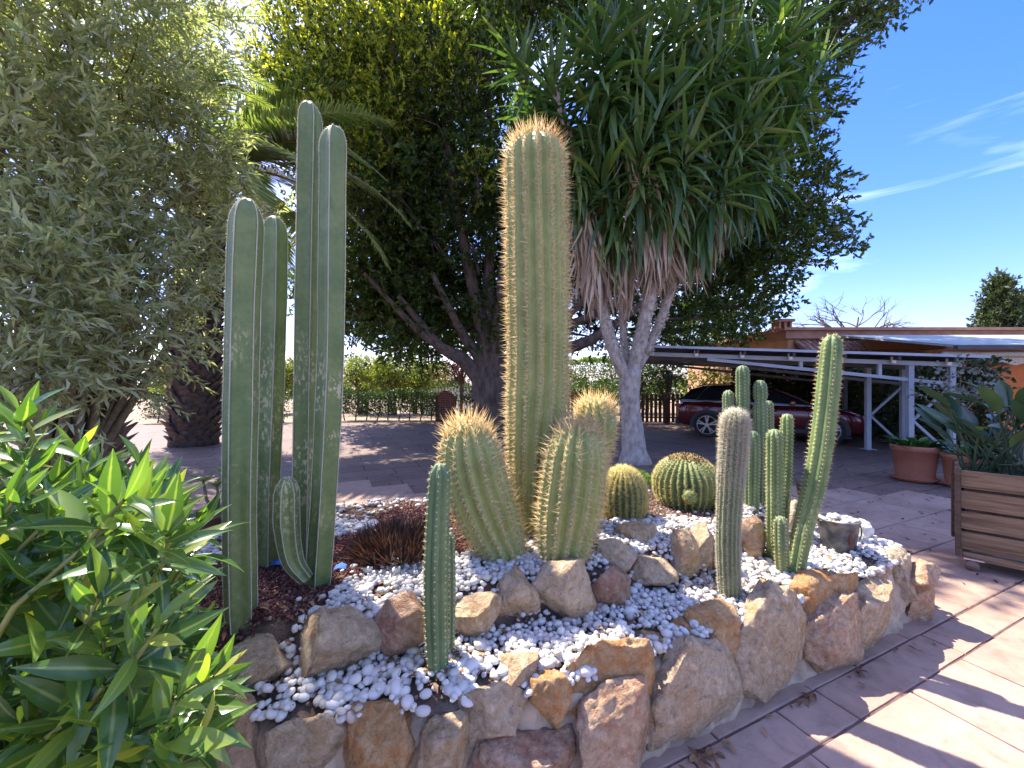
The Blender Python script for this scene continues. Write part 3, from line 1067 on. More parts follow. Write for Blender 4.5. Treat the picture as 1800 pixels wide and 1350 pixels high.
# dry leaves among the pebbles and at the foot of the wall
LT_V, LT_F = leaf_template(0.36, 4, 0.5, 0.35, 0.9)
lp = []
for (px, py, z, sp, n) in [(560, 1205, 0.4, 0.10, 26), (640, 1215, 0.4, 0.14, 34), (800, 1165, 0.4, 0.07, 34), (770, 1180, 0.4, 0.05, 26), (700, 1190, 0.4, 0.1, 18), (900, 1120, 0.4, 0.12, 16),
                           (1275, 1040, 0.4, 0.09, 44), (1240, 1020, 0.4, 0.08, 26), (1310, 1045, 0.4, 0.08, 24), (1150, 1090, 0.4, 0.2, 16), (1340, 1000, 0.4, 0.08, 26), (1480, 975, 0.4, 0.1, 30),
                           (1180, 880, 0.56, 0.2, 50), (420, 1095, 0.55, 0.12, 30), (560, 1070, 0.55, 0.15, 20), (420, 980, 0.55, 0.2, 30)]:
    c = G(px, py, z)
    q = c[:2] + R.normal(0, sp, (n, 2))
    lp.append(np.c_[q, hsurf(q[:, 0], q[:, 1]) + R.uniform(0.012, 0.03, n)])
lp = np.concatenate(lp)
lp = lp[inpoly(lp[:, 0], lp[:, 1], WD + inw * 0.2)]
n = len(lp)
d = np.c_[R.normal(size=(n, 2)), R.uniform(-0.25, 0.25, n)]
litter1 = scatter(LT_V, LT_F, frames(d, nrm(np.array([0, 0, 1.0]) + R.normal(0, 0.4, (n, 3)))), lp, scale=np.repeat(R.uniform(0.022, 0.05, n)[:, None], 3, 1))
tag(build('dry_leaves', [litter1], M['litter']), 'dry brown leaves scattered among the white pebbles', 'dry leaves', kind='stuff')
lp = []
for (px, py, sp, n) in [(1200, 1335, 0.07, 60), (1240, 1318, 0.05, 40), (1395, 1232, 0.05, 40), (1420, 1225, 0.03, 26), (1340, 1262, 0.05, 12), (1500, 1190, 0.06, 14), (1580, 1140, 0.1, 12)]:
    c = G(px, py, 0.0)
    lp.append(np.c_[c[:2] + R.normal(0, sp, (n, 2)) @ np.array([[1, 0.4], [0.0, 0.5]]), R.uniform(0.014, 0.03, n)])
lp = np.concatenate(lp)
lp = lp[~inpoly(lp[:, 0], lp[:, 1], WD)]
n = len(lp)
d = np.c_[R.normal(size=(n, 2)), R.uniform(-0.2, 0.3, n)]
litter2 = scatter(LT_V, LT_F, frames(d, nrm(np.array([0, 0, 1.0]) + R.normal(0, 0.4, (n, 3)))), lp, scale=np.repeat(R.uniform(0.025, 0.055, n)[:, None], 3, 1))
tag(build('dry_leaf_heap', [litter2], M['litter']), 'small heaps of dry brown leaves at the foot of the stone wall', 'dry leaves', kind='stuff')
# dark fallen leaves and berries over the yard
n = 5200
q = np.c_[R.uniform(-9, 14, n), R.uniform(1.0, 15, n)]
dens = 0.20 + 0.8 * (q[:, 1] > 2.9) * np.exp(-((q[:, 0] - 5.5) ** 2) / 14) + 0.3 * (q[:, 1] > 4)
k = (R.random(n) < dens) & ~inpoly(q[:, 0], q[:, 1], WD) & ((q[:, 1] > 2.6) | (R.random(n) < 0.35))
q = q[k]
n = len(q)
d = np.c_[R.normal(size=(n, 2)), R.uniform(-0.1, 0.15, n)]
sp_ = scatter(LT_V, LT_F, frames(d, nrm(np.array([0, 0, 1.0]) + R.normal(0, 0.25, (n, 3)))), np.c_[q, np.full(n, 0.014)], scale=np.repeat(R.uniform(0.022, 0.065, n)[:, None], 3, 1) * np.array([0.8, 1, 1]))
tag(build('fallen_leaves', [sp_], M['speck']), 'dark fallen leaves and berries strewn over the paving', 'fallen leaves', kind='stuff')

# ------------------------------------------------------------------ cacti
def column(pts, rad, nribs, mode='round', depth=0.2, nz=46, per=8, taper=None, dome=1.0, rot=0.0, wob=0.0, waist=None):
    """ribbed stem along pts; returns mesh chunk and a function giving places on the rib crests"""
    dense = spline(pts, 200)
    sl_ = np.concatenate([[0], np.cumsum(np.linalg.norm(np.diff(dense, axis=0), axis=1))])
    L = sl_[-1]
    Ld = min(rad * dome, L * 0.6)
    s = np.concatenate([np.linspace(0, L - Ld, nz), L - Ld + Ld * np.sin(np.linspace(0, math.pi / 2, 12)[1:])])
    s[-1] = L - 1e-4 * L

    def prof(s):
        r = np.full(np.shape(s), rad)
        u = np.clip((s - (L - Ld)) / Ld, 0, 1)
        r = r * np.sqrt(np.maximum(1 - u ** 2, 0.0004))
        if taper is not None:
            r = r * np.interp(s / L, taper[0], taper[1])
        if wob:
            r = r * (1 + wob * np.sin(s * 9.0 + pts[0][0] * 30) + wob * 0.6 * np.sin(s * 21.0 + 2))
        return r

    def path(s):
        return np.stack([np.interp(s, sl_, dense[:, k]) for k in range(3)], -1)

    t_d = nrm(np.gradient(dense, axis=0))
    e = np.array([math.cos(rot), math.sin(rot), 0.0])
    E1 = []
    for k in range(len(dense)):
        e = e - t_d[k] * np.dot(e, t_d[k])
        e = e / np.linalg.norm(e)
        E1.append(e)
    E1 = np.array(E1)

    def fr(s):
        t = nrm(np.stack([np.interp(s, sl_, t_d[:, k]) for k in range(3)], -1))
        a = nrm(np.stack([np.interp(s, sl_, E1[:, k]) for k in range(3)], -1))
        return t, a, np.cross(t, a)

    nth = nribs * per
    th = np.arange(nth) * 2 * math.pi / nth
    if mode == 'sharp':
        rho = 1 - depth * np.abs(np.sin(nribs * th / 2)) ** 0.9
    else:
        rho = 1 - depth + depth * np.abs(np.cos(nribs * th / 2)) ** 0.8
    p, rr = path(s), prof(s)
    t, a, b = fr(s)
    V = p[:, None, :] + rr[:, None, None] * rho[None, :, None] * (np.cos(th)[None, :, None] * a[:, None, :] + np.sin(th)[None, :, None] * b[:, None, :])
    m = len(s)
    V = V.reshape(-1, 3)
    i, j = np.meshgrid(np.arange(m - 1), np.arange(nth), indexing='ij')
    i, j = i.ravel(), j.ravel()
    Fq = np.stack([i * nth + j, i * nth + (j + 1) % nth, (i + 1) * nth + (j + 1) % nth, (i + 1) * nth + j], 1)

    def crest(step, s0=0.02, stagger=True):
        P_, N_, T_, S_2 = [], [], [], []
        for k in range(nribs):
            o = (k % 2) * step / 2 if stagger else 0
            ss = np.arange(s0 + o, L - 0.002, step)
            # closer together over the dome
            thk = 2 * math.pi * k / nribs
            pp, r_ = path(ss), prof(ss)
            tt, aa, bb = fr(ss)
            rad_d = math.cos(thk) * aa + math.sin(thk) * bb
            u = np.clip((ss - (L - Ld)) / Ld, 0, 0.98)[:, None]
            nn = nrm(rad_d * np.sqrt(1 - u ** 2) + tt * u * 1.1)
            P_.append(pp + r_[:, None] * rad_d)
            N_.append(nn)
            T_.append(tt)
            S_2.append(ss / L)
        return np.concatenate(P_), np.concatenate(N_), np.concatenate(T_), np.concatenate(S_2)

    return (V, Fq), crest, L


def spines(Pn, Nn, Tn, m, length, rad, spread, droop=0.0):
    """m spines at every areole, leaning out at random round its outward direction"""
    n = len(Pn)
    p = np.repeat(Pn, m, 0)
    d = np.repeat(Nn, m, 0) + R.normal(0, 1, (n * m, 3)) * spread
    d = nrm(d)
    back = (d * np.repeat(Nn, m, 0)).sum(1) < 0.05
    d[back] = nrm(d[back] + 1.2 * np.repeat(Nn, m, 0)[back])
    Lh = np.broadcast_to(np.asarray(length, float), (n,)) if np.ndim(length) <= 1 else length
    ln = np.repeat(Lh, m) * R.uniform(0.45, 1.15, n * m)
    r = np.full(n * m, rad)
    return scatter(CONE_V, CONE_F, frames(d, rnd_dirs(n * m)), p - np.repeat(Nn, m, 0) * 0.002, scale=np.c_[r, ln, r])


# --- tall smooth ridged columns on the left
def post_stem(pts, rad, nribs, parent, rot, nm='stem', taper=None):
    ch, crest, L = column(pts, rad, nribs, 'sharp', 0.34, 70, 8, taper or ([0, 0.05, 0.5, 1], [0.86, 0.95, 1.0, 1.02]), 1.9, rot, 0.012)
    st = build(nm, [ch], M['post_cactus'], parent)
    p, n, t, s = crest(0.0085, 0.01, False)
    c1 = spines(p, n, t, 4, 0.010, 0.0011, 0.55)
    build('spines', [c1], M['spine_white'], st, kind='stuff')
    felt = scatter(ICO[1][0], ICO[1][1], frames(t, n), p, scale=np.tile(np.array([[0.0026, 0.0052, 0.0022]]), (len(p), 1)))
    build('felt_edge', [felt], M['felt'], st, kind='stuff')
    return st


def on_bed(px, py):
    z = 0.55
    for _ in range(6):
        q = G(px, py, z)
        z = float(hsurf(q[0], q[1]))
    return q


def local(pts, base):
    return [np.asarray(p) - base for p in pts]


b = on_bed(424, 1082)
t = thing('column_cactus', 'shorter smooth ridged column cactus standing leftmost in the bed, nearest the bush', 'cactus', b, group='tall smooth column cacti')
Y = b[1]
post_stem(local([b - [0, 0, 0.05], P(421, 900, Y), P(424, 700, Y), P(428, 520, Y), P(435, 349, Y)], b), 0.064, 5, t, 0.9)
b = on_bed(468, 992)
t = thing('column_cactus', 'thin smooth ridged column cactus second from the bush', 'cactus', b, group='tall smooth column cacti')
Y = b[1]
post_stem(local([b - [0, 0, 0.05], P(470, 860, Y), P(476, 700, Y), P(481, 540, Y), P(483, 380, Y)], b), 0.060, 5, t, 0.35)
b = on_bed(560, 1026)
t = thing('column_cactus', 'tallest pair of smooth ridged cactus columns with a short curved shoot at their foot', 'cactus', b, group='tall smooth column cacti')
Y = b[1]
post_stem(local([b - [0, 0, 0.05], P(572, 860, Y), P(583, 640, Y), P(586, 420, Y), P(588, 221, Y)], b), 0.063, 5, t, 1.05)
b2 = on_bed(530, 1000)
Y2 = b2[1]
post_stem(local([b2 - [0, 0, 0.05], P(533, 840, Y2), P(536, 620, Y2), P(540, 400, Y2), P(544, 179, Y2)], b), 0.061, 5, t, 0.5)
Y3 = Y - 0.06
post_stem(local([P(540, 1020, Y3), P(515, 985, Y3), P(505, 930, Y3), P(504, 880, Y3), P(505, 838, Y3)], b), 0.053, 6, t, 0.5, 'shoot', ([0, 0.25, 0.6, 1], [0.55, 0.85, 1, 1]))

# --- the large spiny clump in the middle
bc = on_bed(932, 934)
torch = thing('torch_cactus', 'large spiny torch cactus with one tall golden-spined column and three short arms', 'cactus', bc)


def torch_stem(pts, rad, nribs, parent, nm, long_sp, taper, step, rust, star=False, depth=0.16, dome=1.0):
    ch, crest, L = column(pts, rad, nribs, 'round', depth, 60, 8, taper, dome, R.uniform(0, 1), 0.006)
    st = build(nm, [ch], M['torch_cactus'], parent)
    p, n, t, s = crest(step, 0.03)
    top = np.clip((s - (1 - 0.5 * rad * 2 / L)) / (0.5 * rad * 2 / L), 0, 1)
    ln = long_sp * (0.75 + 0.35 * top)
    if star:
        rad_c = spines(p, n, t, 10, ln * 0.58, 0.0018, 0.95)
    else:
        rad_c = spines(p, n, t, 10, ln * 0.6, 0.0019, 0.8)
    cen_c = spines(p, n, t, 2, ln * 1.05, 0.0021, 0.3)
    build('spines', [rad_c, cen_c], M['spine_gold' if not star else 'spine_straw'], st, kind='stuff')
    k = s > 1 - rust
    pc = spines(p[k], nrm(n[k] + 0.35 * t[k]), t[k], 4, ln[k] * 1.15, 0.002, 0.33)
    build('crown_spines', [pc], M['spine_rust'], st, kind='stuff')
    felt = scatter(ICO[1][0], ICO[1][1], frames(t, n), p, scale=np.tile(np.array([[0.0055, 0.0075, 0.004]]), (len(p), 1)))
    build('areoles', [felt], M['felt'], st, kind='stuff')
    return st


Y = bc[1]
torch_stem(local([bc - [0, 0, 0.06], P(938, 800, Y), P(946, 650, Y), P(944, 450, Y), P(940, 238, Y)], bc), 0.185, 15, torch, 'column', 0.088,
           ([0, 0.08, 0.2, 0.35, 0.7, 1], [0.5, 0.66, 0.85, 0.98, 1.0, 0.98]), 0.026, 0.035)
q = on_bed(896, 976)
Yl = q[1] + 0.02
torch_stem(local([q - [0, 0, 0.04], P(864, 918, Yl), P(838, 850, Yl), P(825, 790, Yl), P(822, 738, Yl)], bc), 0.160, 15, torch, 'arm', 0.088,
           ([0, 0.12, 0.3, 0.5, 0.75, 1], [0.60, 0.82, 0.98, 1.05, 1.02, 0.96]), 0.029, 0.10, True, 0.19, 1.35)
q = on_bed(986, 984)
Yr = q[1] + 0.04
torch_stem(local([q - [0, 0, 0.04], P(996, 930, Yr), P(1006, 860, Yr), P(1013, 800, Yr), P(1017, 740, Yr)], bc), 0.160, 15, torch, 'arm', 0.088,
           ([0, 0.12, 0.3, 0.5, 0.75, 1], [0.64, 0.86, 1.0, 1.06, 1.02, 0.96]), 0.029, 0.10, True, 0.19, 1.35)
Yb = Y + 0.22
torch_stem(local([P(985, 880, Yb), P(1022, 830, Yb), P(1044, 770, Yb), P(1048, 698, Yb)], bc), 0.14, 14, torch, 'arm', 0.088,
           ([0, 0.3, 0.8, 1], [0.6, 0.9, 1.0, 1.0]), 0.029, 0.16, True, 0.15, 1.4)


# --- small columns
def small_stem(pts, rad, nribs, parent, mat, sm, sp_len, step=0.02, m=5, nm='stem', sp_r=0.0011, depth=0.22, taper=None, spread=0.7, rot=0.3, central=0.0):
    ch, crest, L = column(pts, rad, nribs, 'round', depth, 44, 8, taper or ([0, 0.1, 0.6, 1], [0.8, 0.95, 1.0, 0.95]), 1.15, rot, 0.01)
    st = build(nm, [ch], M[mat], parent)
    p, n, t, s = crest(step, 0.015)
    cs = [spines(p, n, t, m, sp_len, sp_r, spread)]
    if central:
        cs.append(spines(p, n, t, 1, sp_len * central, sp_r * 1.25, 0.25))
    build('spines', cs, M[sm], st, kind='stuff')
    felt = scatter(ICO[1][0], ICO[1][1], frames(t, n), p, scale=np.tile(np.array([[0.0028, 0.0034, 0.002]]), (len(p), 1)))
    build('areoles', [felt], M['felt'], st, kind='stuff')
    return st


b = on_bed(770, 1177)
Y = b[1]
t = thing('small_column_cactus', 'small upright green column cactus with a thin side shoot, alone on the front pebbles', 'cactus', b)
small_stem(local([b - [0, 0, 0.03], P(766, 1060, Y), P(768, 940, Y), P(774, 814, Y)], b), 0.050, 7, t, 'blue_cactus', 'spine_straw', 0.014, 0.026, 6, depth=0.3, taper=([0, 0.06, 0.5, 0.85, 1], [0.6, 0.85, 1.0, 0.9, 0.8]))
q = on_bed(788, 1150)
small_stem(local([q - [0, 0, 0.02], P(790, 1080, q[1]), P(790, 1000, q[1]), P(789, 936, q[1])], b), 0.025, 7, t, 'blue_cactus', 'spine_straw', 0.011, 0.022, 5, nm='shoot', depth=0.3)

b = on_bed(1283, 1046)
Y = b[1]
t = thing('white_spined_cactus', 'pale column cactus densely covered in white spines in front of the green clump', 'cactus', b)
ch, crest, L = column(local([b - [0, 0, 0.03], P(1280, 940, Y), P(1286, 830, Y), P(1294, 722, Y)], b), 0.060, 16, 'round', 0.17, 60, 8, ([0, 0.1, 0.6, 1], [0.82, 0.9, 1.0, 1.0]), 1.1, 0.2, 0.006)
st = build('stem', [ch], M['white_cactus'], t)
p, n, tt, s = crest(0.0125, 0.01)
ln = 0.016 + 0.018 * np.clip((s - 0.55) / 0.35, 0, 1)
mlt = [spines(p, n, tt, 9, ln, 0.0011, 0.8)]
k = s > 0.6
mlt.append(spines(p[k], n[k], tt[k], 8, ln[k] * 1.1, 0.001, 0.8))
build('spines', mlt, M['spine_white'], st, kind='stuff')

b = on_bed(1385, 1008)
Y = b[1]
t = thing('green_column_cactus', 'light green column cactus cluster with one tall stem leaning right and smaller upright shoots', 'cactus', b)
small_stem(local([on_bed(1396, 1010) - [0, 0, 0.03], P(1412, 930, Y), P(1436, 830, Y), P(1452, 720, Y), P(1464, 588, Y)], b), 0.058, 7, t, 'green_cactus', 'spine_straw', 0.020, 0.024, 7, depth=0.26,
           taper=([0, 0.05, 0.3, 0.8, 1], [0.6, 0.8, 0.95, 1.0, 0.86]), rot=0.75, central=1.3)
small_stem(local([on_bed(1362, 985) - [0, 0, 0.03], P(1362, 920, Y + .1), P(1362, 840, Y + .1), P(1362, 754, Y + .1)], b), 0.047, 9, t, 'green_cactus', 'spine_straw', 0.015, 0.022, 6, depth=0.22)
small_stem(local([on_bed(1372, 980) - [0, 0, 0.03], P(1376, 900, Y + .16), P(1381, 820, Y + .16), P(1384, 727, Y + .16)], b), 0.036, 8, t, 'green_cactus', 'spine_straw', 0.014, 0.022, 6, depth=0.22)
small_stem(local([on_bed(1376, 1006) - [0, 0, 0.02], P(1374, 970, Y - .03), P(1373, 940, Y - .03), P(1373, 908, Y - .03)], b), 0.036, 7, t, 'blue_cactus', 'spine_straw', 0.018, 0.02, 7, nm='shoot', depth=0.26)

b = on_bed(1322, 884)
Y = b[1]
t = thing('blue_green_column_cactus', 'clump of five blue-green column cactus stems at the back of the bed', 'cactus', b)
for (px, top, w, dy, cap) in [(1280, 686, 19, 0.12, 0), (1305, 642, 22, 0.05, 0), (1336, 668, 23, 0.0, 1), (1350, 704, 17, 0.1, 0), (1322, 757, 24, -0.15, 0)]:
    yy = Y + dy
    small_stem(local([np.array([(px - 900) / F * yy, yy, 0.52]), P(px, 850, yy), P(px + 1, (850 + top) / 2, yy), P(px, top, yy)], b), w * 0.5 * yy / F * 1.02, 9, t, 'blue_cactus', 'spine_straw', 0.013, 0.026, 5, depth=0.2,
               taper=([0, 0.1, 0.80, 0.835, 0.87, 1], [0.8, 0.95, 1.0, 0.72, 0.95, 0.9]) if cap else None)

# --- barrels
def barrel(px, py, r_px, h, label, nribs, sm, sp_len, group, squash=1.0, crown=None, pups=()):
    b = on_bed(px, py)
    Yc = b[1]
    r = r_px * Yc / F
    t = thing('barrel_cactus', label, 'cactus', b, group=group)
    hgt = h * Yc / F
    ch, crest, L = column([np.array([0, 0, -0.03]), np.array([0, 0, hgt * 0.5]), np.array([0, 0, hgt])], r, nribs, 'round', 0.17, 24, 6, ([0, 0.25, 0.55, 1], [0.72, 0.95, 1.0, 1.0]), 0.62 * hgt / r, 0.1)
    st = build('body', [ch], M['barrel'], t)
    p, n, tt, s = crest(0.016 if crown else 0.011, 0.02)
    build('spines', [spines(p, n, tt, 8 if crown else 11, sp_len * 1.75, 0.0019, 0.75)], M[sm], st, kind='stuff')
    if crown:
        m_ = 260
        a_ = R.uniform(0, 6.28, m_)
        rr_ = r * 0.52 * np.sqrt(R.random(m_))
        pos = np.c_[rr_ * np.cos(a_), rr_ * np.sin(a_), hgt * (0.985 - 0.35 * (rr_ / r) ** 2)]
        dd = nrm(np.c_[R.normal(0, 0.6, (m_, 2)), np.full(m_, 0.8)])
        build('dead_crown', [scatter(KITE_V, KITE_F, frames(dd, rnd_dirs(m_)), pos, scale=np.tile(np.array([[0.018, 0.03, 0.03]]), (m_, 1)))], M['litter'], t)
    for (dx, dz, rp) in pups:
        V, Fa = ICO[3]
        c = np.array([dx * Yc / F, -r * 0.93, dz * Yc / F])
        rp = rp * Yc / F
        pu = build('pup', [(V * rp, Fa)], M['barrel'], t, loc=c)
        dd = rnd_dirs(170)
        build('spines', [spines(dd * rp, dd, dd, 7, 0.018, 0.0008, 0.6)], M[sm], pu, kind='stuff')
    return t


barrel(1096, 906, 39, 84, 'round golden-spined barrel cactus beside the large torch cactus', 24, 'spine_yellow', 0.022, 'barrel cacti')
barrel(1206, 884, 56, 84, 'bigger green barrel cactus with a dead brown crown and two pale pups', 30, 'spine_yellow', 0.016, 'barrel cacti', crown=True, pups=((-17, 26, 11), (36, 14, 15)))

# --- dark aloe clump
b = on_bed(702, 972)
t = thing('dwarf_aloe', 'low dark reddish clump of pointed aloe rosettes on the red gravel', 'succulent', b)
AV, AF = leaf_template(0.105, 4, 0.9, -0.16, 0.55, 0.55)
pos, dirs, sc = [], [], []
for k in range(80):
    a = R.uniform(0, 6.28)
    rr = 0.205 * math.sqrt(R.random())
    c = np.array([rr * math.cos(a), rr * math.sin(a), 0.06 * (1 - (rr / 0.21) ** 2)])
    ax = nrm(np.array([c[0] * 2.6, c[1] * 2.6, 0.55]) + R.normal(0, 0.12, 3))
    m_ = 17
    az = R.uniform(0, 6.28, m_)
    op = R.uniform(0.12, 0.62, m_)
    u_ = nrm(np.cross(ax, [0.3, 1, 0.1]))
    v_ = np.cross(ax, u_)
    dd = np.cos(op)[:, None] * ax + np.sin(op)[:, None] * (np.cos(az)[:, None] * u_ + np.sin(az)[:, None] * v_)
    pos.append(np.tile(c, (m_, 1)))
    dirs.append(dd)
    sc.append(R.uniform(0.075, 0.14, m_))
pos, dirs, sc = np.concatenate(pos), np.concatenate(dirs), np.concatenate(sc)
build('rosettes', [scatter(AV, AF, frames(dirs, nrm(np.array([0, 0, 1.0]) + R.normal(0, 0.2, (len(pos), 3)))), pos, scale=np.repeat(sc[:, None], 3, 1))], M['aloe'], t, kind='stuff')

# --- green mound shrub behind the barrels
b = np.array([*G(1116, 850, 0.5)[:2], 0.5])
t = thing('mound_shrub', 'small dense green mound plant behind the golden barrel cactus', 'shrub', b)
m_ = 1500
dd = rnd_dirs(m_)
dd[:, 2] = np.abs(dd[:, 2])
pos = dd * np.array([0.17, 0.15, 0.13]) * R.uniform(0.75, 1.05, (m_, 1))
build('foliage', [scatter(KITE_V, KITE_F, frames(nrm(dd + R.normal(0, 0.5, (m_, 3))), rnd_dirs(m_)), pos, scale=np.tile(np.array([[0.010, 0.028, 0.028]]), (m_, 1)))], M['bright_hedge'], t, kind='stuff')
build('stem', [tube([[0, 0, -0.05], [0, 0, 0.1]], [0.02, 0.01], 6)], M['twig'], t)

# --- euphorbia in a clay pot, left behind the columns
b = np.array([*G(382, 935, 0.5)[:2], 0.47])
M['clay_dark'] = mat_noise('weathered_clay', [(0.3, (0.11, 0.055, 0.04)), (0.7, (0.20, 0.11, 0.08))], 10, 0.9, 0.3)
t = tag(build('clay_pot', [lathe([(0.0, 0.005), (0.085, 0.0), (0.115, 0.15), (0.13, 0.15), (0.13, 0.18), (0.115, 0.18), (0.11, 0.16), (0.0, 0.155)], 20)], M['clay_dark'], loc=b),
        'small dark clay pot behind the leftmost smooth cactus', 'pot')
e = thing('euphorbia_plant', 'thin-stemmed plant with pale green leaf tufts growing from the dark clay pot', 'plant', b + [0, 0, 0.155])
LV, LF = leaf_template(0.28, 4, 0.2, 0.15, 1.25)
for (dx, dy, hh) in [(-0.05, 0, 0.34), (0.02, 0.03, 0.42), (0.06, -0.02, 0.36), (-0.02, 0.05, 0.26), (0.09, 0.02, 0.24)]:
    tip = np.array([dx * 1.9, dy, hh * 0.62])
    build('stem', [tube([[dx * 0.5, dy * 0.5, -0.01], [dx * 1.5, dy, hh * 0.3], tip], [0.012, 0.010, 0.008], 6)], M['twig'], e)
    m_ = 14
    az = R.uniform(0, 6.28, m_)
    dd = np.c_[np.cos(az), np.sin(az), R.uniform(0.1, 1.0, m_)]
    build('leaf_tuft', [scatter(LV, LF, frames(dd), np.tile(tip, (m_, 1)), scale=np.repeat(R.uniform(0.07, 0.12, m_)[:, None], 3, 1))], M['euphorbia'], e)

# --- blue plastic scraps
M['blue'] = mat_plain('blue_plastic', (0.02, 0.12, 0.42), 0.45)
for (px, py, lb) in [(486, 997, 'blue plastic scrap at the foot of the thin smooth cactus'), (598, 1004, 'blue plastic scrap right of the tallest smooth cacti')]:
    b = on_bed(px, py) + [0, 0, 0.012]
    V = np.array([[-0.03, -0.012, 0], [0.0, -0.016, 0.012], [0.032, -0.008, 0.004], [0.03, 0.014, 0.016], [0.0, 0.016, 0.026], [-0.028, 0.012, 0.012]])
    V2 = V + np.array([0, 0, -0.002])
    ff = [[0, 1, 4, 5], [1, 2, 3, 4], [11, 10, 7, 6], [10, 9, 8, 7]] + [[i, 6 + i, 6 + (i + 1) % 6, (i + 1) % 6] for i in range(6)]
    tag(build('plastic_scrap', [(np.concatenate([V, V2]), ff)], M['blue'], smooth=False, loc=b), lb, 'scrap')

# --- bucket
b = on_bed(1473, 966)
M['bucket'] = mat_noise('weathered_bucket', [(0.30, (0.03, 0.03, 0.034)), (0.45, (0.065, 0.068, 0.078)), (0.58, (0.16, 0.16, 0.165)), (0.66, (0.11, 0.05, 0.03)), (0.75, (0.05, 0.055, 0.075))], 9, 0.55, 0.3, 0.006, metal=0.3)
t = thing('bucket', 'weathered dark metal bucket filled with white pebbles', 'bucket', b)
build('body', [lathe([(0.0, 0.002), (0.088, 0.0), (0.101, 0.10), (0.113, 0.195), (0.119, 0.20), (0.119, 0.209), (0.110, 0.209), (0.097, 0.10), (0.0, 0.095)], 28)], M['bucket'], t)
build('handle', [tube(spline([[0.115, 0, 0.195], [0.148, 0, 0.16], [0.155, 0, 0.10], [0.143, 0, 0.06]], 12), 0.004, 6)], M['bucket'], t)
build('rust_streak', [box((-0.005, -0.1055, 0.115), (0.018, 0.004, 0.13), np.array(Matrix.Rotation(-0.11, 3, 'X')))], mat_plain('rust', (0.11, 0.03, 0.018), 0.9), t, smooth=False)
m_ = 60
a_ = R.uniform(0, 6.28, m_)
rr_ = 0.098 * np.sqrt(R.random(m_))
pp = np.c_[rr_ * np.cos(a_), rr_ * np.sin(a_), R.uniform(0.178, 0.213, m_)] + b
tag(build('bucket_pebbles', [scatter(PV1 * np.array([1, .8, .6]), PF1, frames(np.c_[R.normal(size=(m_, 2)), np.zeros(m_)]), pp, scale=np.repeat(R.uniform(0.016, 0.027, m_)[:, None], 3, 1))], M['pebble']),
    'white pebbles heaped inside the dark metal bucket', 'pebbles', kind='stuff')
# white lumpy coral stone by the bucket and black edging strip
b = P(1520, 925, 2.86)
tag(inst('coral_stone', rock_mesh('coral_stone', (0.10, 0.10, 0.16), 901, 3, M['pebble'], rough=0.12), b - [0, 0, 0.03]), 'knobbly white stone standing right behind the bucket', 'stone')

# --- snake plant and weed
SV, SF = leaf_template(0.11, 5, 0.5, 0.05, 0.6, 0.3)
b = np.array([*G(1412, 885, 0.52)[:2], 0.50])
t = thing('snake_plant', 'dark narrow-leaved snake plant behind the leaning green cactus', 'plant', b)
me_s = mesh_data('leaf', [(SV, SF)], M['snake_leaf'])
for k in range(12):
    az = R.uniform(0, 6.28)
    d = nrm(np.array([math.cos(az) * 0.5, math.sin(az) * 0.5, R.uniform(0.6, 1.2)]))
    l_ = R.uniform(0.2, 0.36)
    inst('leaf', me_s, (math.cos(az) * 0.03, math.sin(az) * 0.03, 0), M3=frames(d[None])[0] * l_, parent=t)
b = on_bed(1350, 985)
t = thing('weed', 'small green weed at the foot of the light green cactus cluster', 'weed', b)
m_ = 260
dd = rnd_dirs(m_)
dd[:, 2] = np.abs(dd[:, 2]) + 0.2
build('leaves', [scatter(KITE_V, KITE_F, frames(nrm(dd + R.normal(0, .4, (m_, 3)))), dd * np.array([.06, .05, .07]) * R.uniform(0.2, 1, (m_, 1)), scale=np.tile(np.array([[.006, .022, .02]]), (m_, 1)))], M['bright_hedge'], t, kind='stuff')

# ------------------------------------------------------------------ foreground bush
BL_V, BL_F = leaf_template(0.235, 8, 0.34, 0.16, 0.95, 0.03, 0, 1.15)
BL_V2, BL_F2 = leaf_template(0.225, 8, 0.5, 0.34, 0.95, 0.03, 0, 1.15)
BL_V3, BL_F3 = leaf_template(0.25, 8, 0.25, -0.10, 0.95, 0.03, 0.014, 1.1)
bush_t = [(BL_V, BL_F), (BL_V2, BL_F2), (BL_V3, BL_F3)]
bush = thing('leafy_bush', 'lush bush with long glossy bright green leaves left of the cactus bed', 'bush', (-1.55, 1.0, 0))
bb = np.array([-1.55, 1.0, 0])
lpos, ldir, lup, lsz = [], [], [], []
stems = []
br = np.random.default_rng(21)
# shoots fill a rounded mass whose right flank hangs over the wall
heads = []
tries = 0
while len(heads) < 240 and tries < 60000:
    tries += 1
    px, py = br.uniform(-230, 470), br.uniform(660, 1450)
    edge = np.interp(py, [660, 700, 760, 820, 900, 980, 1060, 1140, 1220, 1300, 1450], [120, 150, 265, 330, 385, 395, 405, 415, 415, 375, 330])
    if px > edge - 25:
        continue
    top = np.interp(px, [-200, 0, 120, 240, 330, 400], [640, 690, 730, 790, 850, 980])
    if py < top + 20:
        continue
    Y = br.uniform(0.80, 1.5)
    p = P(px, py, Y)
    if p[2] < 0.05 or np.linalg.norm(p - [0, 0, EYE]) < 0.88:
        continue
    if inpoly(p[0], p[1], WD) and p[2] < 0.42:
        continue
    if heads and np.min(np.linalg.norm(np.array(heads) - p, axis=1)) < 0.064:
        continue
    heads.append(p)
heads = np.array(heads)
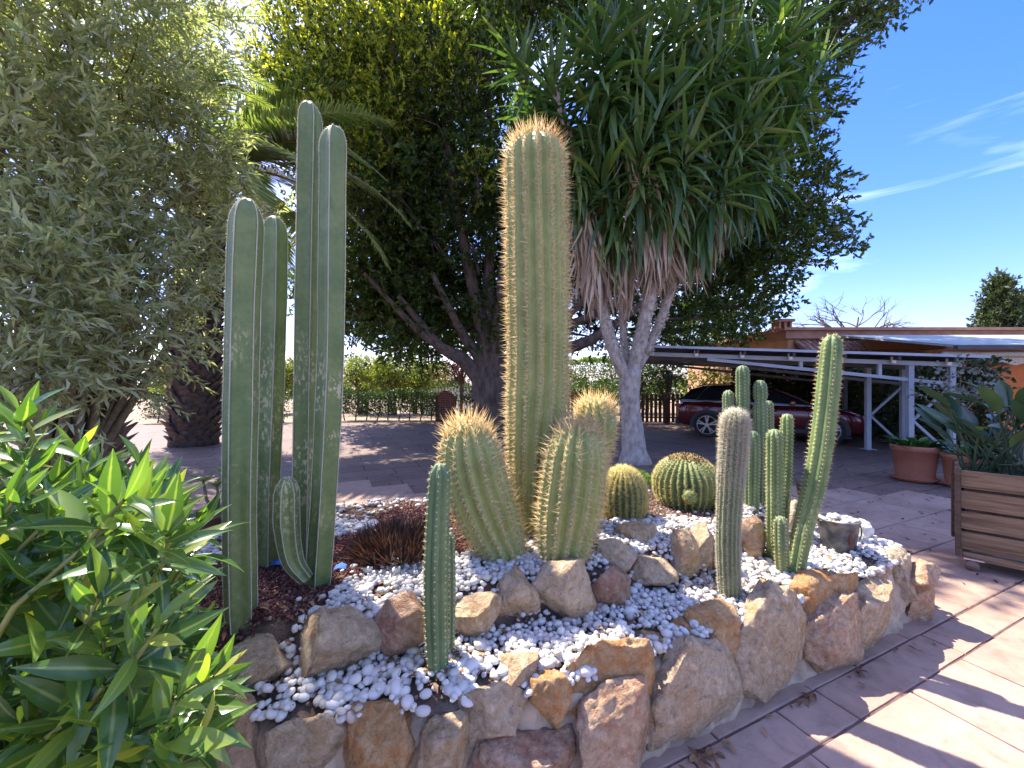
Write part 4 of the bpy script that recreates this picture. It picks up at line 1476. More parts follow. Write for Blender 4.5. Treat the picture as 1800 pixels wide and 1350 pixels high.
for h in heads:
    root = np.array([-1.6, 1.05, 0.15])
    axis = nrm(nrm(h - root) * 0.9 + np.array([0.25, -0.18, 0.42]) + br.normal(0, 0.22, 3))
    Ls = br.uniform(0.16, 0.30)
    base = h - axis * Ls
    stems.append((base, h))
    m_ = int(br.integers(11, 17))
    u_ = nrm(np.cross(axis, [0.2, 0.9, 0.3]))
    v_ = np.cross(axis, u_)
    for i in range(m_):
        f = i / (m_ - 1)
        az = i * 2.4 + br.uniform(-0.3, 0.3)
        op = 1.35 - 0.95 * f + br.uniform(-0.15, 0.15)
        rad_ = math.cos(az) * u_ + math.sin(az) * v_
        d = nrm(math.cos(op) * axis + math.sin(op) * rad_ + np.array([0, 0, -0.12 * (1 - f)]))
        lpos.append(base + axis * Ls * (0.15 + 0.85 * f))
        ldir.append(d)
        lup.append(nrm(axis + 0.25 * br.normal(size=3)))
        lsz.append(br.uniform(0.125, 0.20) * (1.0 - 0.38 * f ** 2))
lpos, ldir, lup, lsz = np.array(lpos), np.array(ldir), np.array(lup), np.array(lsz)
Mx = frames(ldir, lup)
lmid = lpos + ldir * lsz[:, None] * 0.5
keep = np.linalg.norm(lmid - np.array([0, 0, EYE]), axis=1) > 0.62
lpos, Mx, lsz, lmid = lpos[keep], Mx[keep], lsz[keep], lmid[keep]
dpx = 900 + F * lmid[:, 0] / lmid[:, 1]
dpy = 675 + F * (EYE - lmid[:, 2]) / lmid[:, 1]
score = np.linalg.norm(lmid - np.array([0, 0, EYE]), axis=1) + np.where((dpx < 0) | (dpy > 1350), 50, 0)
od = np.argsort(score)
bme = [add_rib(mesh_data('leaf', [t_], M['bush_leaf'])) for t_ in bush_t]
for q in od[:300]:
    inst('leaf', bme[int(br.integers(3))], lpos[q] - bb, M3=Mx[q] * lsz[q], parent=bush)
ch = []
sel = br.integers(0, 3, len(od) - 300)
for k in range(3):
    ix = od[300:][sel == k]
    ch.append(scatter(*bush_t[k], Mx[ix] * lsz[ix][:, None, None], lpos[ix] - bb))
add_rib(build('foliage', ch, M['bush_leaf'], bush, kind='stuff').data)
ch = []
for (a, b_) in stems:
    root = np.array([-1.6 + br.uniform(-0.3, 0.3), 1.05 + br.uniform(-0.2, 0.2), 0.0])
    mid = a * 0.55 + root * 0.45 + np.array([0, 0, 0.05])
    ch.append(tube(spline([root, mid, a, b_], 9) - bb, np.linspace(0.011, 0.0035, 9), 5, False))
build('stems', ch, M['bush_stem'], bush)

# ------------------------------------------------------------------ generic crowns
def sprigs(centres, radii, per_r2, nleaf, leaf_l, leaf_w, twig, up=0.5, shell=0.55, rnd=None, flat=1.0, jit=0.6, spread=0.9):
    """leaf chunks for a crown made of many clumps; returns positions, directions, sizes"""
    rnd = rnd or R
    out = []
    for c, r in zip(centres, radii):
        n = max(3, int(per_r2 * r * r))
        d = nrm(rnd.normal(size=(n, 3)))
        rr = r * (shell + (1 - shell) * rnd.random(n) ** 0.6) * (1 + 0.22 * rnd.normal(size=n))
        p = np.asarray(c) + d * rr[:, None] * np.array([1, 1, flat])
        ax = nrm(d + np.array([0, 0, up]) + rnd.normal(0, jit, (n, 3)))
        out.append((p, ax))
    p = np.concatenate([o[0] for o in out])
    ax = np.concatenate([o[1] for o in out])
    n = len(p)
    f = np.tile(np.linspace(0, 1, nleaf), n)
    pp = np.repeat(p, nleaf, 0) + np.repeat(ax, nleaf, 0) * (f * twig)[:, None]
    dd = nrm(np.repeat(ax, nleaf, 0) * (0.35 + 0.5 * f)[:, None] + rnd.normal(0, 1, (n * nleaf, 3)) * 0.5 * spread)
    sz = leaf_l * rnd.uniform(0.65, 1.15, n * nleaf)
    return pp, dd, sz, leaf_w / leaf_l


def leaf_soup(pp, dd, sz, wr, rnd=None, upb=0.5):
    rnd = rnd or R
    up = nrm(np.array([0, 0, 1.0]) * upb + rnd.normal(0, 0.6, (len(pp), 3)))
    return scatter(KITE_V, KITE_F, frames(dd, up), pp, scale=np.c_[sz * wr, sz, sz])


# ------------------------------------------------------------------ narrow-leaved silver shrub, upper left
sr = np.random.default_rng(5)
cl = []
for (px, py, Y, r) in [(30, 120, 3.7, 0.75), (-60, 250, 3.6, 0.9), (120, 60, 4.2, 0.9), (210, 150, 4.7, 0.9), (270, 60, 5.0, 0.9), (300, 220, 5.2, 0.7), (60, 330, 3.7, 0.7), (150, 280, 4.3, 0.8),
                       (230, 360, 4.7, 0.8), (330, 330, 5.3, 0.6), (355, 250, 5.5, 0.45), (340, 440, 5.2, 0.55), (60, 480, 3.5, 0.6), (150, 450, 4.0, 0.7), (240, 500, 4.5, 0.65), (310, 560, 5.0, 0.4),
                       (40, 600, 3.3, 0.42), (130, 590, 3.8, 0.5), (210, 620, 4.3, 0.42), (280, 640, 4.7, 0.25), (390, 400, 5.5, 0.28), (370, 505, 5.4, 0.22), (150, -80, 4.3, 1.1),
                       (-20, -60, 3.8, 1.0), (300, -70, 5.2, 0.9), (-150, 400, 3.8, 1.0), (-160, 100, 4.0, 1.1), (-120, 600, 3.5, 0.6),
                       (60, 420, 5.2, 1.0), (10, 600, 4.8, 0.8), (440, 380, 5.8, 0.2), (478, 372, 5.9, 0.16), (430, 330, 5.8, 0.18),
                       (20, 680, 3.1, 0.3), (-80, 680, 3.2, 0.5), (255, 690, 4.6, 0.2), (80, 655, 3.4, 0.3), (230, 560, 3.9, 0.4), (290, 470, 4.6, 0.45), (-40, 480, 3.2, 0.5)]:
    cl.append((P(px, py, Y), r))
oc, orr = [c for c, r in cl], [r for c, r in cl]
ob = np.array([-5.2, 4.6, 0.0])
osh = thing('silver_leaf_shrub', 'tall dense shrub with narrow silvery leaves and yellow buds in the upper left', 'shrub', ob)
pp, dd, sz, wr = sprigs(oc, [r * 0.9 for r in orr], 165, 19, 0.145, 0.030, 0.52, up=-0.1, shell=0.25, rnd=sr, jit=0.95, spread=0.8)
dd = nrm(dd + np.array([0.25, -0.25, -0.05]))
build('crown', [leaf_soup(pp - ob, dd, sz, wr, sr, 0.8)], M['olive'], osh)
pp2, dd2, sz2, wr2 = sprigs(oc, [r * 1.02 for r in orr], 40, 14, 0.03, 0.014, 0.10, up=0.5, shell=0.7, rnd=sr, spread=1.6)
build('flower_buds', [leaf_soup(pp2 - ob, dd2, sz2, wr2, sr)], M['olive_bud'], osh, kind='stuff')
lim = []
for c, r in cl:
    mid = (c + ob) / 2 + np.array([0, 0, 0.6]) + sr.normal(0, 0.15, 3)
    lim.append(tube(spline([ob + sr.normal(0, 0.12, 3) * [1, 1, 0], mid, c], 10) - ob, np.linspace(0.055, 0.008, 10), 6, False))
    for k in range(5):
        e_ = c + nrm(sr.normal(size=3)) * r * 0.95
        lim.append(tube(spline([c, (c + e_) / 2 + sr.normal(0, 0.05, 3), e_], 6) - ob, np.linspace(0.012, 0.003, 6), 4, False))
build('branches', lim, M['twig'], osh)

# ------------------------------------------------------------------ palms
def palm(name, label, base, top, r0, n_fr, fr_len, bark, seed, boots=True, group=None, elev=(-0.5, 1.2), az_list=None, nleaf=95):
    pr_ = np.random.default_rng(seed)
    t = thing(name, label, 'palm tree', base, group=group)
    top_l = np.asarray(top) - base
    H = top_l[2]
    path = np.array([[top_l[0] * s ** 1.3, top_l[1] * s ** 1.3, H * s] for s in np.linspace(0, 1, 12)])
    build('trunk', [tube(path, r0 * np.interp(np.linspace(0, 1, 12), [0, 0.1, 0.6, 1], [1.12, 1.0, 0.92, 1.0]), 18)], M[bark], t)
    # old frond bases in spirals
    bv = np.array([[-0.5, 0, 0], [0.5, 0, 0], [0.34, 0.55, 0.28], [-0.34, 0.55, 0.28], [-0.2, 1.0, 0.62], [0.2, 1.0, 0.62], [0, 0.5, -0.2]])
    bf = [[0, 1, 2, 3], [3, 2, 5, 4]]
    bq = np.array([[0, 1, 2, 3], [3, 2, 5, 4], [0, 3, 4, 6], [1, 6, 5, 2]])
    zz = np.arange(0.03, H, 0.14)
    loc, dr, up = [], [], []
    for i, z in enumerate(zz):
        m_ = 9
        for k in range(m_):
            a = 2 * math.pi * (k + 0.5 * (i % 2)) / m_ + i * 0.1 + pr_.normal(0, 0.06)
            s = z / H
            c = np.array([top_l[0] * s ** 1.3, top_l[1] * s ** 1.3, z])
            o_ = np.array([math.cos(a), math.sin(a), 0])
            loc.append(c + o_ * r0 * 0.92)
            dr.append(np.array([0, 0, 1.0]) + o_ * 0.25)
            up.append(o_)
    loc = np.array(loc)
    sc_ = np.c_[np.full(len(loc), r0 * 0.62), np.full(len(loc), 0.30), np.full(len(loc), 0.22)] * pr_.uniform(0.8, 1.25, (len(loc), 1))
    build('frond_bases', [scatter(bv, bq, frames(np.array(dr), np.array(up)), loc, scale=sc_)], M[bark], t, smooth=False, kind='stuff')
    LVp, LFp = leaf_template(0.10, 3, 0.4, 0.10, 0.6, 0.4)
    for k in range(n_fr):
        if az_list and k < len(az_list):
            az, el, fl = az_list[k]
        else:
            az = k * 2.4 + pr_.uniform(-0.2, 0.2)
            el = elev[0] + (elev[1] - elev[0]) * ((k * 0.618) % 1.0)
            fl = fr_len * pr_.uniform(0.85, 1.05)
        h_ = np.array([math.cos(az), math.sin(az), 0])
        s = np.linspace(0, 1, 16)
        ang = el - 1.0 * s ** 1.5
        step = fl / 15
        pts = np.zeros((16, 3))
        pts[0] = top_l + h_ * r0 * 0.5
        for i in range(1, 16):
            pts[i] = pts[i - 1] + step * (h_ * math.cos(ang[i]) + np.array([0, 0, math.sin(ang[i])]))
        fr_ = build('frond', [tube(pts, np.linspace(0.035, 0.006, 16), 5, False)], M['palm_rib'], t)
        u = np.linspace(0.10, 0.995, nleaf)
        pc = np.stack([np.interp(u, s, pts[:, j]) for j in range(3)], 1)
        tn = nrm(np.stack([np.interp(u, s, np.gradient(pts, axis=0)[:, j]) for j in range(3)], 1))
        sd = np.cross(tn, [0, 0, 1.0])
        sd = nrm(sd)
        nn = np.cross(sd, tn)
        ll = fl * 0.165 * (np.sin(np.pi * np.clip(u, 0, 1) ** 0.75) * 0.75 + 0.3)
        chs = []
        for sg in (-1, 1):
            d = nrm(sd * sg * 0.9 + tn * 0.75 + nn * 0.22 + pr_.normal(0, 0.07, pc.shape) + np.array([0, 0, -0.22]))
            chs.append(scatter(LVp, LFp, frames(d, nn + sd * sg * -0.3), pc, scale=np.repeat(ll[:, None], 3, 1)))
        build('leaflets', chs, M['palm_leaf'], fr_, kind='stuff')
    return t


palm('date_palm', 'dark-trunked date palm with long arching fronds behind the tall smooth cacti', np.array([-7.9, 9.9, 0]), (-7.6, 9.9, 6.9), 0.46, 24, 4.4, 'palm_bark', 31,
     az_list=[(-0.15, 0.55, 5.0), (-0.25, 0.25, 5.0), (-0.5, 0.05, 5.0), (-0.1, -0.1, 5.4), (-0.3, -0.4, 5.2), (-0.15, 0.1, 5.6), (-0.7, -0.2, 5.0), (-0.9, 0.5, 4.2), (0.5, 0.7, 4.4), (-0.35, 0.3, 4.6), (0.05, 0.95, 4.4)])
palm('stubby_palm', 'palm with pale peeling frond bases standing behind the leafy bush', np.array([-6.3, 5.9, 0]), (-6.3, 6.0, 5.6), 0.36, 13, 3.2, 'palm_bark_pale', 32, elev=(0.0, 1.3))

# ------------------------------------------------------------------ yucca tree
yb = np.array([*G(1116, 812)[:2], 0.0])
YY_ = yb[1]
yuc = thing('yucca_tree', 'many-headed yucca tree with pale forked trunk and brown skirts of dead leaves', 'tree', yb)


def yp(px, py, dy=0.0):
    return P(px, py, YY_ + dy) - yb


yr = np.random.default_rng(41)
tr = spline([np.array([0, 0, -0.05]), yp(1112, 760), yp(1106, 700), yp(1108, 650)], 14)
trunk = build('trunk', [tube(tr, np.interp(np.linspace(0, 1, 14), [0, 0.12, 0.5, 1], [0.34, 0.235, 0.19, 0.205]), 16, True, 0.03)], M['yucca_bark'], yuc)
branches = [([(1104, 668, 0), (1080, 620, -0.1), (1058, 540, -0.15), (1046, 460, -0.2), (1032, 380, -0.25), (1005, 260, -0.4), (968, 130, -0.5)], 0.15),
            ([(1108, 660, .1), (1097, 600, .2), (1093, 520, .25), (1086, 440, .3), (1078, 340, .3), (1070, 220, .2)], 0.10),
            ([(1110, 662, 0), (1125, 600, -0.1), (1142, 520, -0.15), (1152, 440, -0.2), (1160, 330, -0.3), (1150, 200, -0.4), (1115, 30, -0.5)], 0.17),
            ([(1118, 650, .1), (1150, 590, .15), (1176, 520, .2), (1196, 450, .2), (1222, 340, .2), (1250, 220, .1), (1290, 60, 0)], 0.12),
            ([(1196, 450, .2), (1240, 380, .3), (1290, 290, .3), (1340, 200, .3), (1374, 130, .2)], 0.08),
            ([(1160, 330, -0.3), (1185, 240, -0.6), (1195, 140, -0.8)], 0.09)]
# bark stubs on the branches
for bi, (pts, r0) in enumerate(branches):
    pa = spline([yp(*q) for q in pts], 30)
    build('branch', [tube(pa, np.linspace(r0 * 0.82, r0 * 0.5, 30), 12, True, 0.07)], M['yucca_bark'], yuc)
    m_ = 330
    u = yr.uniform(0.06, 0.75, m_)
    pc = np.stack([np.interp(u, np.linspace(0, 1, 30), pa[:, j]) for j in range(3)], 1)
    dv = nrm(np.c_[yr.normal(size=(m_, 2)), yr.uniform(-0.5, 0.2, m_)])
    build('leaf_scars', [scatter(KITE_V, KITE_F, frames(dv, rnd_dirs(m_)), pc + dv * (r0 * 0.62), scale=np.tile(np.array([[0.045, 0.075, 0.05]]), (m_, 1)))], M['yucca_bark'], yuc, smooth=False, kind='stuff')
YL = [leaf_template(0.105, 7, 0.45, c_, 0.72, 0.25) for c_ in (0.05, 0.28, 0.6)]
yme = [mesh_data('leaf', [t_], M['yucca_leaf']) for t_ in YL]
gp, gd, gu, gs, gk = [], [], [], [], []
dp_, ddd, du_, ds_ = [], [], [], []


def head(pts_world_local, n_green, n_dead, green_len=2.3, leaf=0.95, dead_len=1.3):
    """leaves along the end of a branch: the tip points up and out, older ones hang, the oldest are dead"""
    pa = pts_world_local
    seg = np.concatenate([[0], np.cumsum(np.linalg.norm(np.diff(pa, axis=0), axis=1))])
    Lb = seg[-1]
    n_green = int(n_green * 1.5)
    n_dead = int(n_dead * 2.6)
    for i in range(n_green):
        f = (i / n_green) ** 0.92        # 0 at the tip
        s = Lb - f * green_len
        c = np.array([np.interp(s, seg, pa[:, j]) for j in range(3)])
        az = i * 2.399 + yr.uniform(-0.3, 0.3)
        o_ = np.array([math.cos(az), math.sin(az), 0])
        el = np.interp(f, [0, 0.12, 0.3, 0.5, 0.75, 1.0], [1.35, 0.85, 0.15, -0.55, -1.05, -1.3]) + yr.normal(0, 0.16)
        d = o_ * math.cos(el) + np.array([0, 0, math.sin(el)])
        gp.append(c + o_ * 0.05)
        gd.append(d)
        gu.append(np.array([0, 0, 1.0]) * (0.6 if el > -0.6 else 0.1) + o_ * (0.2 if el > -0.6 else 0.9) * 1.0 + yr.normal(0, 0.22, 3))
        gs.append(leaf * yr.uniform(0.75, 1.12) * np.interp(f, [0, 0.1, 1], [0.75, 1.0, 1.0]))
        gk.append(0 if f < 0.15 else (1 if yr.random() < 0.7 else 2))
    for i in range(n_dead):
        f = i / max(1, n_dead)
        s = Lb - green_len * 0.86 - f * dead_len
        c = np.array([np.interp(max(0, s), seg, pa[:, j]) for j in range(3)])
        az = yr.uniform(0, 6.28)
        o_ = np.array([math.cos(az), math.sin(az), 0])
        el = -1.32 + yr.normal(0, 0.13)
        dp_.append(c + o_ * 0.09)
        ddd.append(o_ * math.cos(el) + np.array([0, 0, math.sin(el)]))
        du_.append(o_ + yr.normal(0, 0.5, 3))
        ds_.append(leaf * yr.uniform(0.85, 1.4))


def bpath(i, cut=1.0):
    return spline([yp(*q) for q in branches[i][0]], 60)[:int(60 * cut)]


for (hx, hy, dy_) in [(905, 100, -.2), (930, 190, -.3), (1010, 70, -.6), (1040, 190, -.7), (1130, 110, -1.0), (1195, 30, -.8), (1260, 110, -.9), (1310, 190, -.6), (1400, 50, -.2), (1412, 165, 0), (1362, 265, -.2), (1285, 290, -.7),
                       (1205, 250, -1.0), (1120, 250, -1.0), (1050, 300, -.6), (980, 260, -.3), (1340, 110, -.6), (1440, 110, .3), (1160, 180, -1.1), (1080, 20, -.9)]:
    head(spline([yp(1140 + (hx - 1140) * 0.45, hy + 150, dy_ * 0.4), yp(1140 + (hx - 1140) * 0.8, hy + 70, dy_ * 0.8), yp(hx, hy, dy_)], 24), 52, 0 if (hy < 200 or abs(hx - 1130) > 130) else 16, 1.35, 0.98, 1.0)
head(bpath(0), 120, 70, 2.6)
head(bpath(1), 80, 40, 1.9, 0.85, 0.6)
head(bpath(2), 150, 110, 3.2)
head(bpath(3), 150, 80, 3.2)
head(bpath(4), 120, 60, 2.4)
head(bpath(5), 80, 20, 1.8)
for (pts, ng, nd, gl) in [([(1150, 330, -0.4), (1105, 240, -0.7), (1060, 150, -0.9), (1050, 60, -0.9)], 90, 20, 2.0), ([(1250, 320, 0), (1290, 260, -0.4), (1330, 250, -0.6)], 60, 40, 1.2),
                          ([(1222, 340, 0), (1235, 200, -0.4), (1230, 60, -0.6), (1220, -20, -0.6)], 110, 20, 2.4), ([(1290, 290, .3), (1330, 120, .2), (1390, 0, 0)], 90, 10, 2.2),
                          ([(1032, 380, 0), (1060, 300, 0.2), (1080, 200, 0.4), (1090, 100, .4)], 80, 40, 2.2)]:
    head(spline([yp(*q) for q in pts], 40), ng, nd, gl)
gp, gd, gu, gs, gk = np.array(gp), np.array(gd), np.array(gu), np.array(gs), np.array(gk)
GM = frames(gd, gu)
gmid = gp + gd * gs[:, None] * 0.5 + yb
od = np.argsort(np.linalg.norm(gmid - [0, 0, EYE], axis=1) + np.where(675 + F * (EYE - gmid[:, 2]) / gmid[:, 1] < 0, 60, 0))
for q in od[:300]:
    inst('leaf', yme[gk[q]], gp[q], M3=GM[q] * gs[q], parent=yuc)
ch = []
for k in range(3):
    ix = np.array([q for q in od[300:] if gk[q] == k], int)
    if len(ix):
        ch.append(scatter(*YL[k], GM[ix] * gs[ix][:, None, None], gp[ix]))
build('leaves', ch, M['yucca_leaf'], yuc, kind='stuff')
DL = leaf_template(0.065, 6, 0.7, 0.22, 0.7, 0.35)
build('dead_leaves', [scatter(*DL, frames(np.array(ddd), np.array(du_)) * np.array(ds_)[:, None, None], np.array(dp_))], M['yucca_dead'], yuc, kind='stuff')
# ------------------------------------------------------------------ big ficus
fr2 = np.random.default_rng(61)
fb = np.array([-0.75, 12.6, 0.0])
fic = thing('ficus_tree', 'huge dark green ficus tree shading the whole yard', 'tree', fb)
fc = []
for (px, py, Y, r) in [(1575, -25, 10.0, 0.65), (1520, 15, 10.0, 0.7), (1470, 50, 10.0, 0.8), (1630, -60, 10.0, 0.6), (1425, 100, 10.4, 0.8), (1440, 185, 10.6, 0.5), (1405, 200, 10.6, 0.8), (1400, 270, 11, 0.6),
                       (1380, 330, 11, 0.9), (1440, 350, 11, 0.7), (1455, 310, 11, 0.4), (1500, 415, 11, 0.42), (1450, 420, 11, 0.55), (1390, 420, 11, 0.9), (1340, 480, 11.2, 0.9), (1370, 515, 11.5, 0.42), (1300, 540, 11.5, 0.75),
                       (1250, 500, 11.5, 0.9), (1200, 585, 11.8, 0.6), (1150, 560, 11.8, 0.7), (1080, 580, 12, 0.7), (1030, 590, 12, 0.5), (960, 590, 12.5, 0.5), (1300, 400, 11.5, 1.1), (1330, 250, 11.5, 1.2), (1350, 120, 11, 1.0),
                       (1420, 20, 10.6, 1.0), (450, 105, 9.6, 0.28), (480, 70, 9.6, 0.42), (475, 150, 9.6, 0.5), (530, 60, 9.6, 0.75), (540, 150, 9.5, 0.8), (560, 0, 9.6, 0.9), (600, 220, 9.6, 0.75), (610, 110, 9.6, 0.9), (640, 290, 9.8, 0.8),
                       (650, 30, 9.6, 1.0), (690, 160, 9.7, 1.0), (640, 380, 10.2, 0.7), (690, 330, 10, 1.0), (760, 80, 9.8, 1.0), (780, 230, 10, 1.1), (640, 470, 10.6, 0.8), (640, 550, 11, 0.55), (690, 560, 11.2, 0.6), (700, 450, 11, 1.0),
                       (740, 580, 11.8, 0.5), (800, 585, 12, 0.5), (860, 120, 10, 0.9), (840, 10, 9.9, 1.0), (880, 250, 10.4, 0.9), (830, 330, 11, 0.9), (840, 315, 9.8, 0.45), (690, 80, 9.3, 0.6), (590, 140, 9.2, 0.55), (800, 130, 9.4, 0.6), (660, 210, 9.4, 0.5),
                       (760, 420, 10.6, 0.8), (830, 430, 10.9, 0.7), (740, 510, 11, 0.55), (850, 520, 11.3, 0.5), (780, 340, 10.6, 0.8), (870, 380, 11, 0.6), (1010, 450, 11.5, 0.7), (1060, 520, 11.5, 0.6), (1220, 560, 11, 0.6)]:
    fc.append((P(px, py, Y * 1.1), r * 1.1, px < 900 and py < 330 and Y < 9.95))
for _ in range(58):
    px, py, Y = fr2.uniform(620, 1340), fr2.uniform(-150, 560), fr2.uniform(12.2, 15.5)
    fc.append((P(px, py, Y), fr2.uniform(0.9, 1.7), False))
for _ in range(80):      # upper crown, above the frame
    px, py, Y = fr2.uniform(700, 1650), fr2.uniform(-420, -60), fr2.uniform(11, 15.5)
    if px < 1250 and Y < 13.6:
        continue
    p = P(px, py, Y)
    if p[1] - 0.455 * p[2] > 4.0:
        fc.append((p, fr2.uniform(0.9, 1.5), False))
for _ in range(30):      # left back
    px, py, Y = fr2.uniform(560, 760), fr2.uniform(100, 560), fr2.uniform(11.6, 15)
    fc.append((P(px, py, Y), fr2.uniform(0.8, 1.3), False))
for (x, y, z, r) in [(-0.6, 6.9, 9.6, 0.9), (0.3, 6.8, 9.4, 0.9), (1.2, 7.2, 9.6, 1.0), (-0.2, 7.8, 10.2, 1.0), (0.8, 8.0, 10.4, 1.1), (1.8, 8.0, 10.2, 1.0), (2.4, 7.4, 9.8, 0.9), (0.0, 7.2, 10.4, 0.8)]:      # clumps added above the frame to shade the paving on the right
    fc.append((np.array([x + 0.15, y + 0.4, z]), r, False))
for _ in range(44):      # far side
    px, py, Y = fr2.uniform(560, 1380), fr2.uniform(150, 600), fr2.uniform(15, 18)
    fc.append((P(px, py, Y), fr2.uniform(0.9, 1.5), False))
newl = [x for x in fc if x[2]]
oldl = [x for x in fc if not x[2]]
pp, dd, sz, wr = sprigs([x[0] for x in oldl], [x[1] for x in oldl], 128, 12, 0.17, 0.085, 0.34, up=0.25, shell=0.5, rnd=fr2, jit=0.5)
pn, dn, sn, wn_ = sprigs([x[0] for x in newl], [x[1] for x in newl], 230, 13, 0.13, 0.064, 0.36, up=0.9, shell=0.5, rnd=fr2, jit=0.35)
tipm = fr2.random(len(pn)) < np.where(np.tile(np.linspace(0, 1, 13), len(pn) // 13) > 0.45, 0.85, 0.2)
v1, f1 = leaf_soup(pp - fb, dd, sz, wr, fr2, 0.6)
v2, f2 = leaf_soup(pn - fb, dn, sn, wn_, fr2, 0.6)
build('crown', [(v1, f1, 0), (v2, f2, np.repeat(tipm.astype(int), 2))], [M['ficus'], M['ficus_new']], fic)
tk = spline([np.array([0, 0, -0.1]), np.array([0.05, 0, 0.9]), np.array([0.0, 0, 1.7])], 10)
build('trunk', [tube(tk, np.interp(np.linspace(0, 1, 10), [0, 0.25, 1], [0.72, 0.5, 0.56]), 18, True, 0.06)], M['bark'], fic)
for (px, py, Y, r) in [(700, 520, 11.4, 0.22), (760, 480, 11.5, 0.2), (860, 420, 12.5, 0.34), (930, 380, 12.6, 0.3), (1050, 500, 12, 0.22), (640, 480, 11, 0.16), (1200, 480, 12, 0.24), (960, 200, 12.6, 0.26), (780, 250, 11.5, 0.24), (1300, 330, 11.6, 0.16)]:
    e_ = P(px, py, Y) - fb
    st_ = np.array([fr2.uniform(-0.2, 0.2), 0, 1.45])
    m1 = st_ * 0.45 + e_ * 0.55 + np.array([0, 0, -0.25 * np.linalg.norm(e_[:2])* 0.3])
    build('limb', [tube(spline([st_, st_ * 0.75 + e_ * 0.25 + [0, 0, 0.1], m1, e_], 16), np.linspace(r * 1.3, r * 0.35, 16), 10, False, 0.05)], M['bark'], fic)
build('limb', [tube(spline([np.array([0.1, 0, 1.5]), np.array([0.5, -0.8, 4.2]), np.array([0.9, -2.6, 7.4]), np.array([1.2, -4.4, 9.9])], 18), np.linspace(0.3, 0.07, 18), 10, False, 0.05)], M['bark'], fic)  # limb added to carry the unseen shading clumps
tw = []
for (c, r, nw) in fc[:110]:
    c = c - fb
    for k in range(3):
        e_ = c + nrm(fr2.normal(size=3)) * r * 0.9
        tw.append(tube(spline([c - nrm(c - [0, 0, 3.5]) * r * 1.2, c, e_], 6), np.linspace(0.045, 0.008, 6), 4, False))
build('twigs', tw, M['bark'], fic, kind='stuff')

# ------------------------------------------------------------------ hedges, orchard, fences beyond the yard
def crown_tree(name, label, cat, base, clumps, mat, leaf=0.09, per=90, seed=1, trunk_r=0.08, group=None, nleaf=9, multi=1, shell=0.4, bark='bark', up=0.5):
    rr = np.random.default_rng(seed)
    t = thing(name, label, cat, base, group=group)
    cs = [np.array(c[:3]) for c in clumps]
    pp, dd, sz, wr = sprigs(cs, [c[3] for c in clumps], per, nleaf, leaf, leaf * 0.5, leaf * 2.2, up=up, shell=shell, rnd=rr)
    build('crown', [leaf_soup(pp, dd, sz, wr, rr)], M[mat], t)
    ch = []
    for k in range(multi):
        c = cs[k % len(cs)]
        o_ = np.array([rr.uniform(-0.12, 0.12) * (multi > 1) * 2, rr.uniform(-0.1, 0.1) * (multi > 1), 0])
        ch.append(tube(spline([o_ + [0, 0, -0.05], o_ + (c - o_) * [0.2, 0.2, 0.5], c], 8), np.linspace(trunk_r, trunk_r * 0.4, 8), 7, False))
    for c in cs[1:]:
        ch.append(tube(spline([cs[0] * [0.4, 0.4, 0.6], (cs[0] + c) / 2, c], 6), np.linspace(trunk_r * 0.6, trunk_r * 0.2, 6), 5, False))
    build('trunk', ch, M[bark], t)
    return t


cr = np.random.default_rng(71)


def blob(n, w, d, z0, z1, r0, r1):
    return [(cr.uniform(-w, w), cr.uniform(-d, d), cr.uniform(z0, z1), cr.uniform(r0, r1)) for _ in range(n)]


# orchard
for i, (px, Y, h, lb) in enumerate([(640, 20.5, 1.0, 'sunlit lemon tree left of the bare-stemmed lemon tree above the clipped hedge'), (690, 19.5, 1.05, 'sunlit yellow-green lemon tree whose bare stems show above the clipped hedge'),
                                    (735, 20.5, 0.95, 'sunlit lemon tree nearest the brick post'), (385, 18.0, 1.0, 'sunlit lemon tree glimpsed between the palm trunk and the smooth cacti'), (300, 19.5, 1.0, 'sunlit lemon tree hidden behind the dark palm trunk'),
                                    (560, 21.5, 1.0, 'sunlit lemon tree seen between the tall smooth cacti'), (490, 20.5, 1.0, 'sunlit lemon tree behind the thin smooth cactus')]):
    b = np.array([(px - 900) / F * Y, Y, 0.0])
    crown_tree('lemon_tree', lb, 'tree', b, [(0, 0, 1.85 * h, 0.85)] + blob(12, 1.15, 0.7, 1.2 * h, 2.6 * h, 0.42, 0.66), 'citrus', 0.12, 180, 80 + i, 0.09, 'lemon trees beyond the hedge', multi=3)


def hedge_box(name, label, base, w, d, z0, z1, mat, n, seed, leaf=0.09, group=None, rot=0.0):
    rr = np.random.default_rng(seed)
    t = thing(name, label, 'hedge', base, rot, group)
    p = np.c_[rr.uniform(-w / 2, w / 2, n), rr.uniform(-d / 2, d / 2, n), rr.uniform(z0, z1, n)]
    ax = rr.integers(0, 4, n)
    p[ax == 0, 1] = -d / 2
    p[ax == 1, 2] = z1
    p = p + rr.normal(0, 0.05, p.shape)
    p[:, 2] += 0.07 * np.sin(p[:, 0] * 2.3) + 0.04 * np.sin(p[:, 0] * 6.1)
    dd = nrm(rr.normal(size=(n, 3)) + np.array([0, -0.5, 0.5]))
    build('foliage', [leaf_soup(p, dd, leaf * rr.uniform(0.7, 1.2, n), 0.55, rr)], M[mat], t, kind='stuff')
    ch = []
    for k in range(int(w / 0.45)):
        x = -w / 2 + 0.45 * (k + 0.5)
        ch.append(tube(spline([[x, 0, -0.03], [x + rr.uniform(-.1, .1), 0, z0 + 0.1], [x + rr.uniform(-.2, .2), rr.uniform(-.2, .2), z1 - 0.15]], 5), [0.03, 0.025, 0.02, 0.015, 0.01], 5, False))
    build('stems', ch, M['bark'], t, kind='stuff')
    return t


